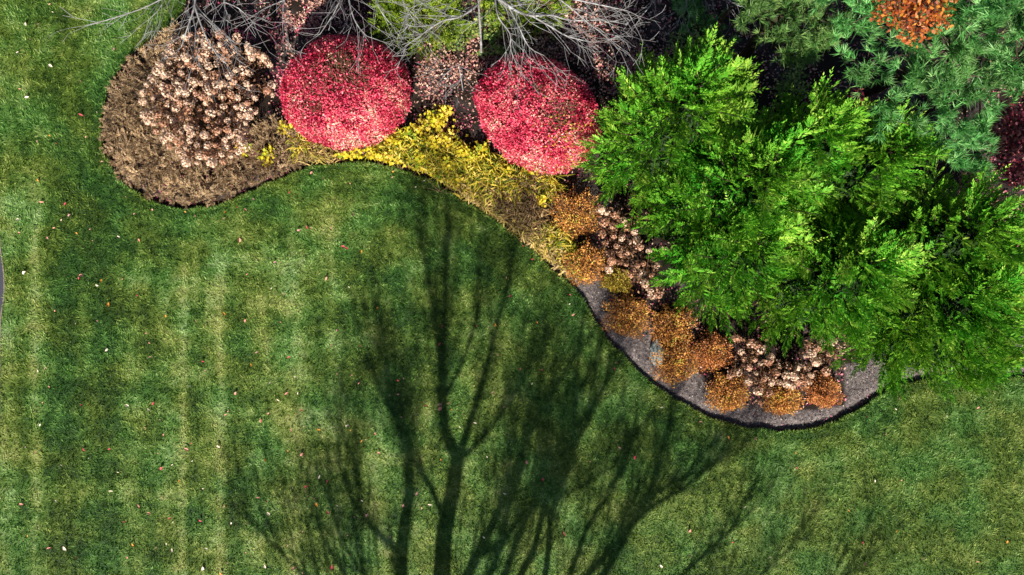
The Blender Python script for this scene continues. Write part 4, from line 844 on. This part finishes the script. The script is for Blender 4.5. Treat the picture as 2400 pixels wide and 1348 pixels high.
# ================================================================ single fallen leaves on the lawn
def leaf_data(name, seed, mat):
    r = random.Random(seed); nx, ny = 5, 7; V = []; rows = []
    for j in range(ny):
        s = j / (ny - 1); wv = math.sin(math.pi * min(1, s * .92 + .04)) ** .8 * (.30 if seed % 2 else .20); row = []
        for i in range(nx):
            u = i / (nx - 1) * 2 - 1; row.append(len(V)); V.append((u * wv * (1 + .1 * r.uniform(-1, 1)), s - .5, .22 * (abs(u) ** 1.5) * (wv / .3) + .28 * (s - .5) ** 2 * (1 if seed % 3 else -1) + .1 * u * (s - .5)))
        rows.append(row)
    F = [(rows[j][i], rows[j][i + 1], rows[j + 1][i + 1], rows[j + 1][i]) for j in range(ny - 1) for i in range(nx - 1)]
    o = link_mesh(name, V, F, mat, rnd=[r.random() for _ in F], smooth=True); m = o.data; bpy.data.objects.remove(o); return m
LD = {n: [leaf_data("fallen_leaf", s, m) for s in range(4)] for n, m in FALL.items()}
known = [(57, 640, "pale cream", .13), (190, 646, "salmon pink", .1), (184, 652, "crimson", .07), (255, 714, "orange", .11), (237, 658, "orange", .07), (228, 669, "pale cream", .09), (525, 735, "orange", .1), (152, 478, "crimson", .08), (144, 516, "pale cream", .07), (42, 515, "pale cream", .08),
    (10, 438, "orange", .09), (63, 228, "pale cream", .09), (89, 422, "orange", .07), (41, 123, "pale cream", .07), (60, 56, "pale cream", .08), (118, 154, "pale cream", .09), (90, 57, "dusty pink", .07), (249, 820, "pale cream", .08), (298, 951, "pale cream", .09), (348, 961, "pale cream", .12), (359, 946, "crimson", .08),
    (437, 1053, "salmon pink", .1), (512, 1046, "pale cream", .09), (612, 987, "crimson", .09), (683, 1008, "salmon pink", .08), (747, 1007, "orange", .1), (814, 998, "pale cream", .1), (621, 1078, "orange", .09), (552, 922, "salmon pink", .09), (652, 937, "pale cream", .09), (749, 1118, "pale cream", .1), (716, 1141, "crimson", .09),
    (742, 1183, "orange", .1), (768, 1202, "crimson", .1), (605, 1166, "salmon pink", .09), (541, 1227, "pale cream", .08), (469, 1220, "crimson", .08), (403, 1290, "pale cream", .09), (484, 1287, "pale cream", .08), (311, 1277, "orange", .09), (152, 1285, "pale cream", .12), (115, 1285, "salmon pink", .1), (143, 1090, "pale cream", .07),
    (260, 1151, "pale cream", .09), (196, 1053, "crimson", .1), (94, 996, "pale cream", .08), (325, 1186, "salmon pink", .09), (475, 1333, "pale cream", .11), (518, 1344, "orange", .09), (621, 1328, "pale cream", .09), (687, 1332, "salmon pink", .09), (778, 1330, "crimson", .1), (1030, 948, "dusty pink", .14), (1031, 958, "salmon pink", .12), (1113, 991, "pale cream", .09),
    (1052, 946, "salmon pink", .07), (860, 1208, "dusty pink", .11), (1007, 1183, "pale cream", .1), (1272, 1123, "crimson", .1), (1183, 1157, "pale cream", .09), (1322, 1252, "crimson", .1), (1134, 1260, "pale cream", .1), (1234, 1084, "salmon pink", .09), (1196, 694, "crimson", .08), (1259, 757, "orange", .07), (1440, 865, "crimson", .07), (1452, 1050, "dusty pink", .08),
    (1617, 1245, "salmon pink", .12), (1867, 1098, "crimson", .07), (2050, 1128, "pale cream", .07), (1865, 1062, "orange", .05), (1746, 1188, "pale cream", .07), (2165, 1309, "dusty pink", .1), (2290, 1316, "salmon pink", .07), (2234, 1243, "salmon pink", .07), (2248, 1206, "orange", .06), (2109, 934, "salmon pink", .05), (2293, 956, "salmon pink", .07), (2022, 1272, "crimson", .07),
    (575, 492, "salmon pink", .09), (528, 497, "orange", .08), (325, 563, "salmon pink", .07), (278, 555, "pale cream", .08), (728, 535, "salmon pink", .07), (700, 540, "dusty pink", .08), (812, 582, "crimson", .1), (804, 578, "crimson", .09), (826, 504, "dusty pink", .09), (718, 533, "crimson", .08), (561, 563, "salmon pink", .1), (848, 590, "orange", .08)]
r2 = random.Random(12); items = list(known); cols = list(FALL)
def ok_leaf(px, py):
    x, y, _ = pw(px, py); return not inside(np.array([x]), np.array([y]), BED)[0] and px > 20
tries = 0
while len(items) < 290 and tries < 9000:
    tries += 1
    if tries % 7 == 0:
        e_ = EDGE[r2.randrange(24, len(EDGE) - 30)]; px = (e_[0] * 100 + 1200) + r2.gauss(0, 22); py = (674 - e_[1] * 100) + abs(r2.gauss(0, 24))
    elif tries % 3: px = r2.gauss(560, 330); py = r2.gauss(1000, 260)
    elif tries % 2: px = r2.uniform(20, 420); py = r2.uniform(5, 600)
    else: px = r2.uniform(900, 2390); py = r2.uniform(520, 1340)
    if 8 < px < 2392 and 4 < py < 1344 and ok_leaf(px, py) and all(math.hypot(px - q[0], py - q[1]) > 9 for q in items):
        items.append((px, py, r2.choices(cols, (34, 24, 20, 9, 22))[0], min(.10, .042 + r2.expovariate(60))))
seen = set()
for px, py, c, s in items:
    if not ok_leaf(px, py): continue
    o = bpy.data.objects.new("fallen_leaf", r2.choice(LD[c])); sc.collection.objects.link(o)
    p = pw(px, py, .055); o.location = p.tolist(); o.scale = (s, s, s); o.rotation_euler = (r2.gauss(0, .35), r2.gauss(0, .35), r2.uniform(0, 6.28))
    lab = "%s fallen leaf lying on the lawn, %.1f%% across, %.1f%% down" % (c, px / 24, py / 13.48)
    tag(o, lab, "fallen leaf", "fallen leaves scattered over the lawn")
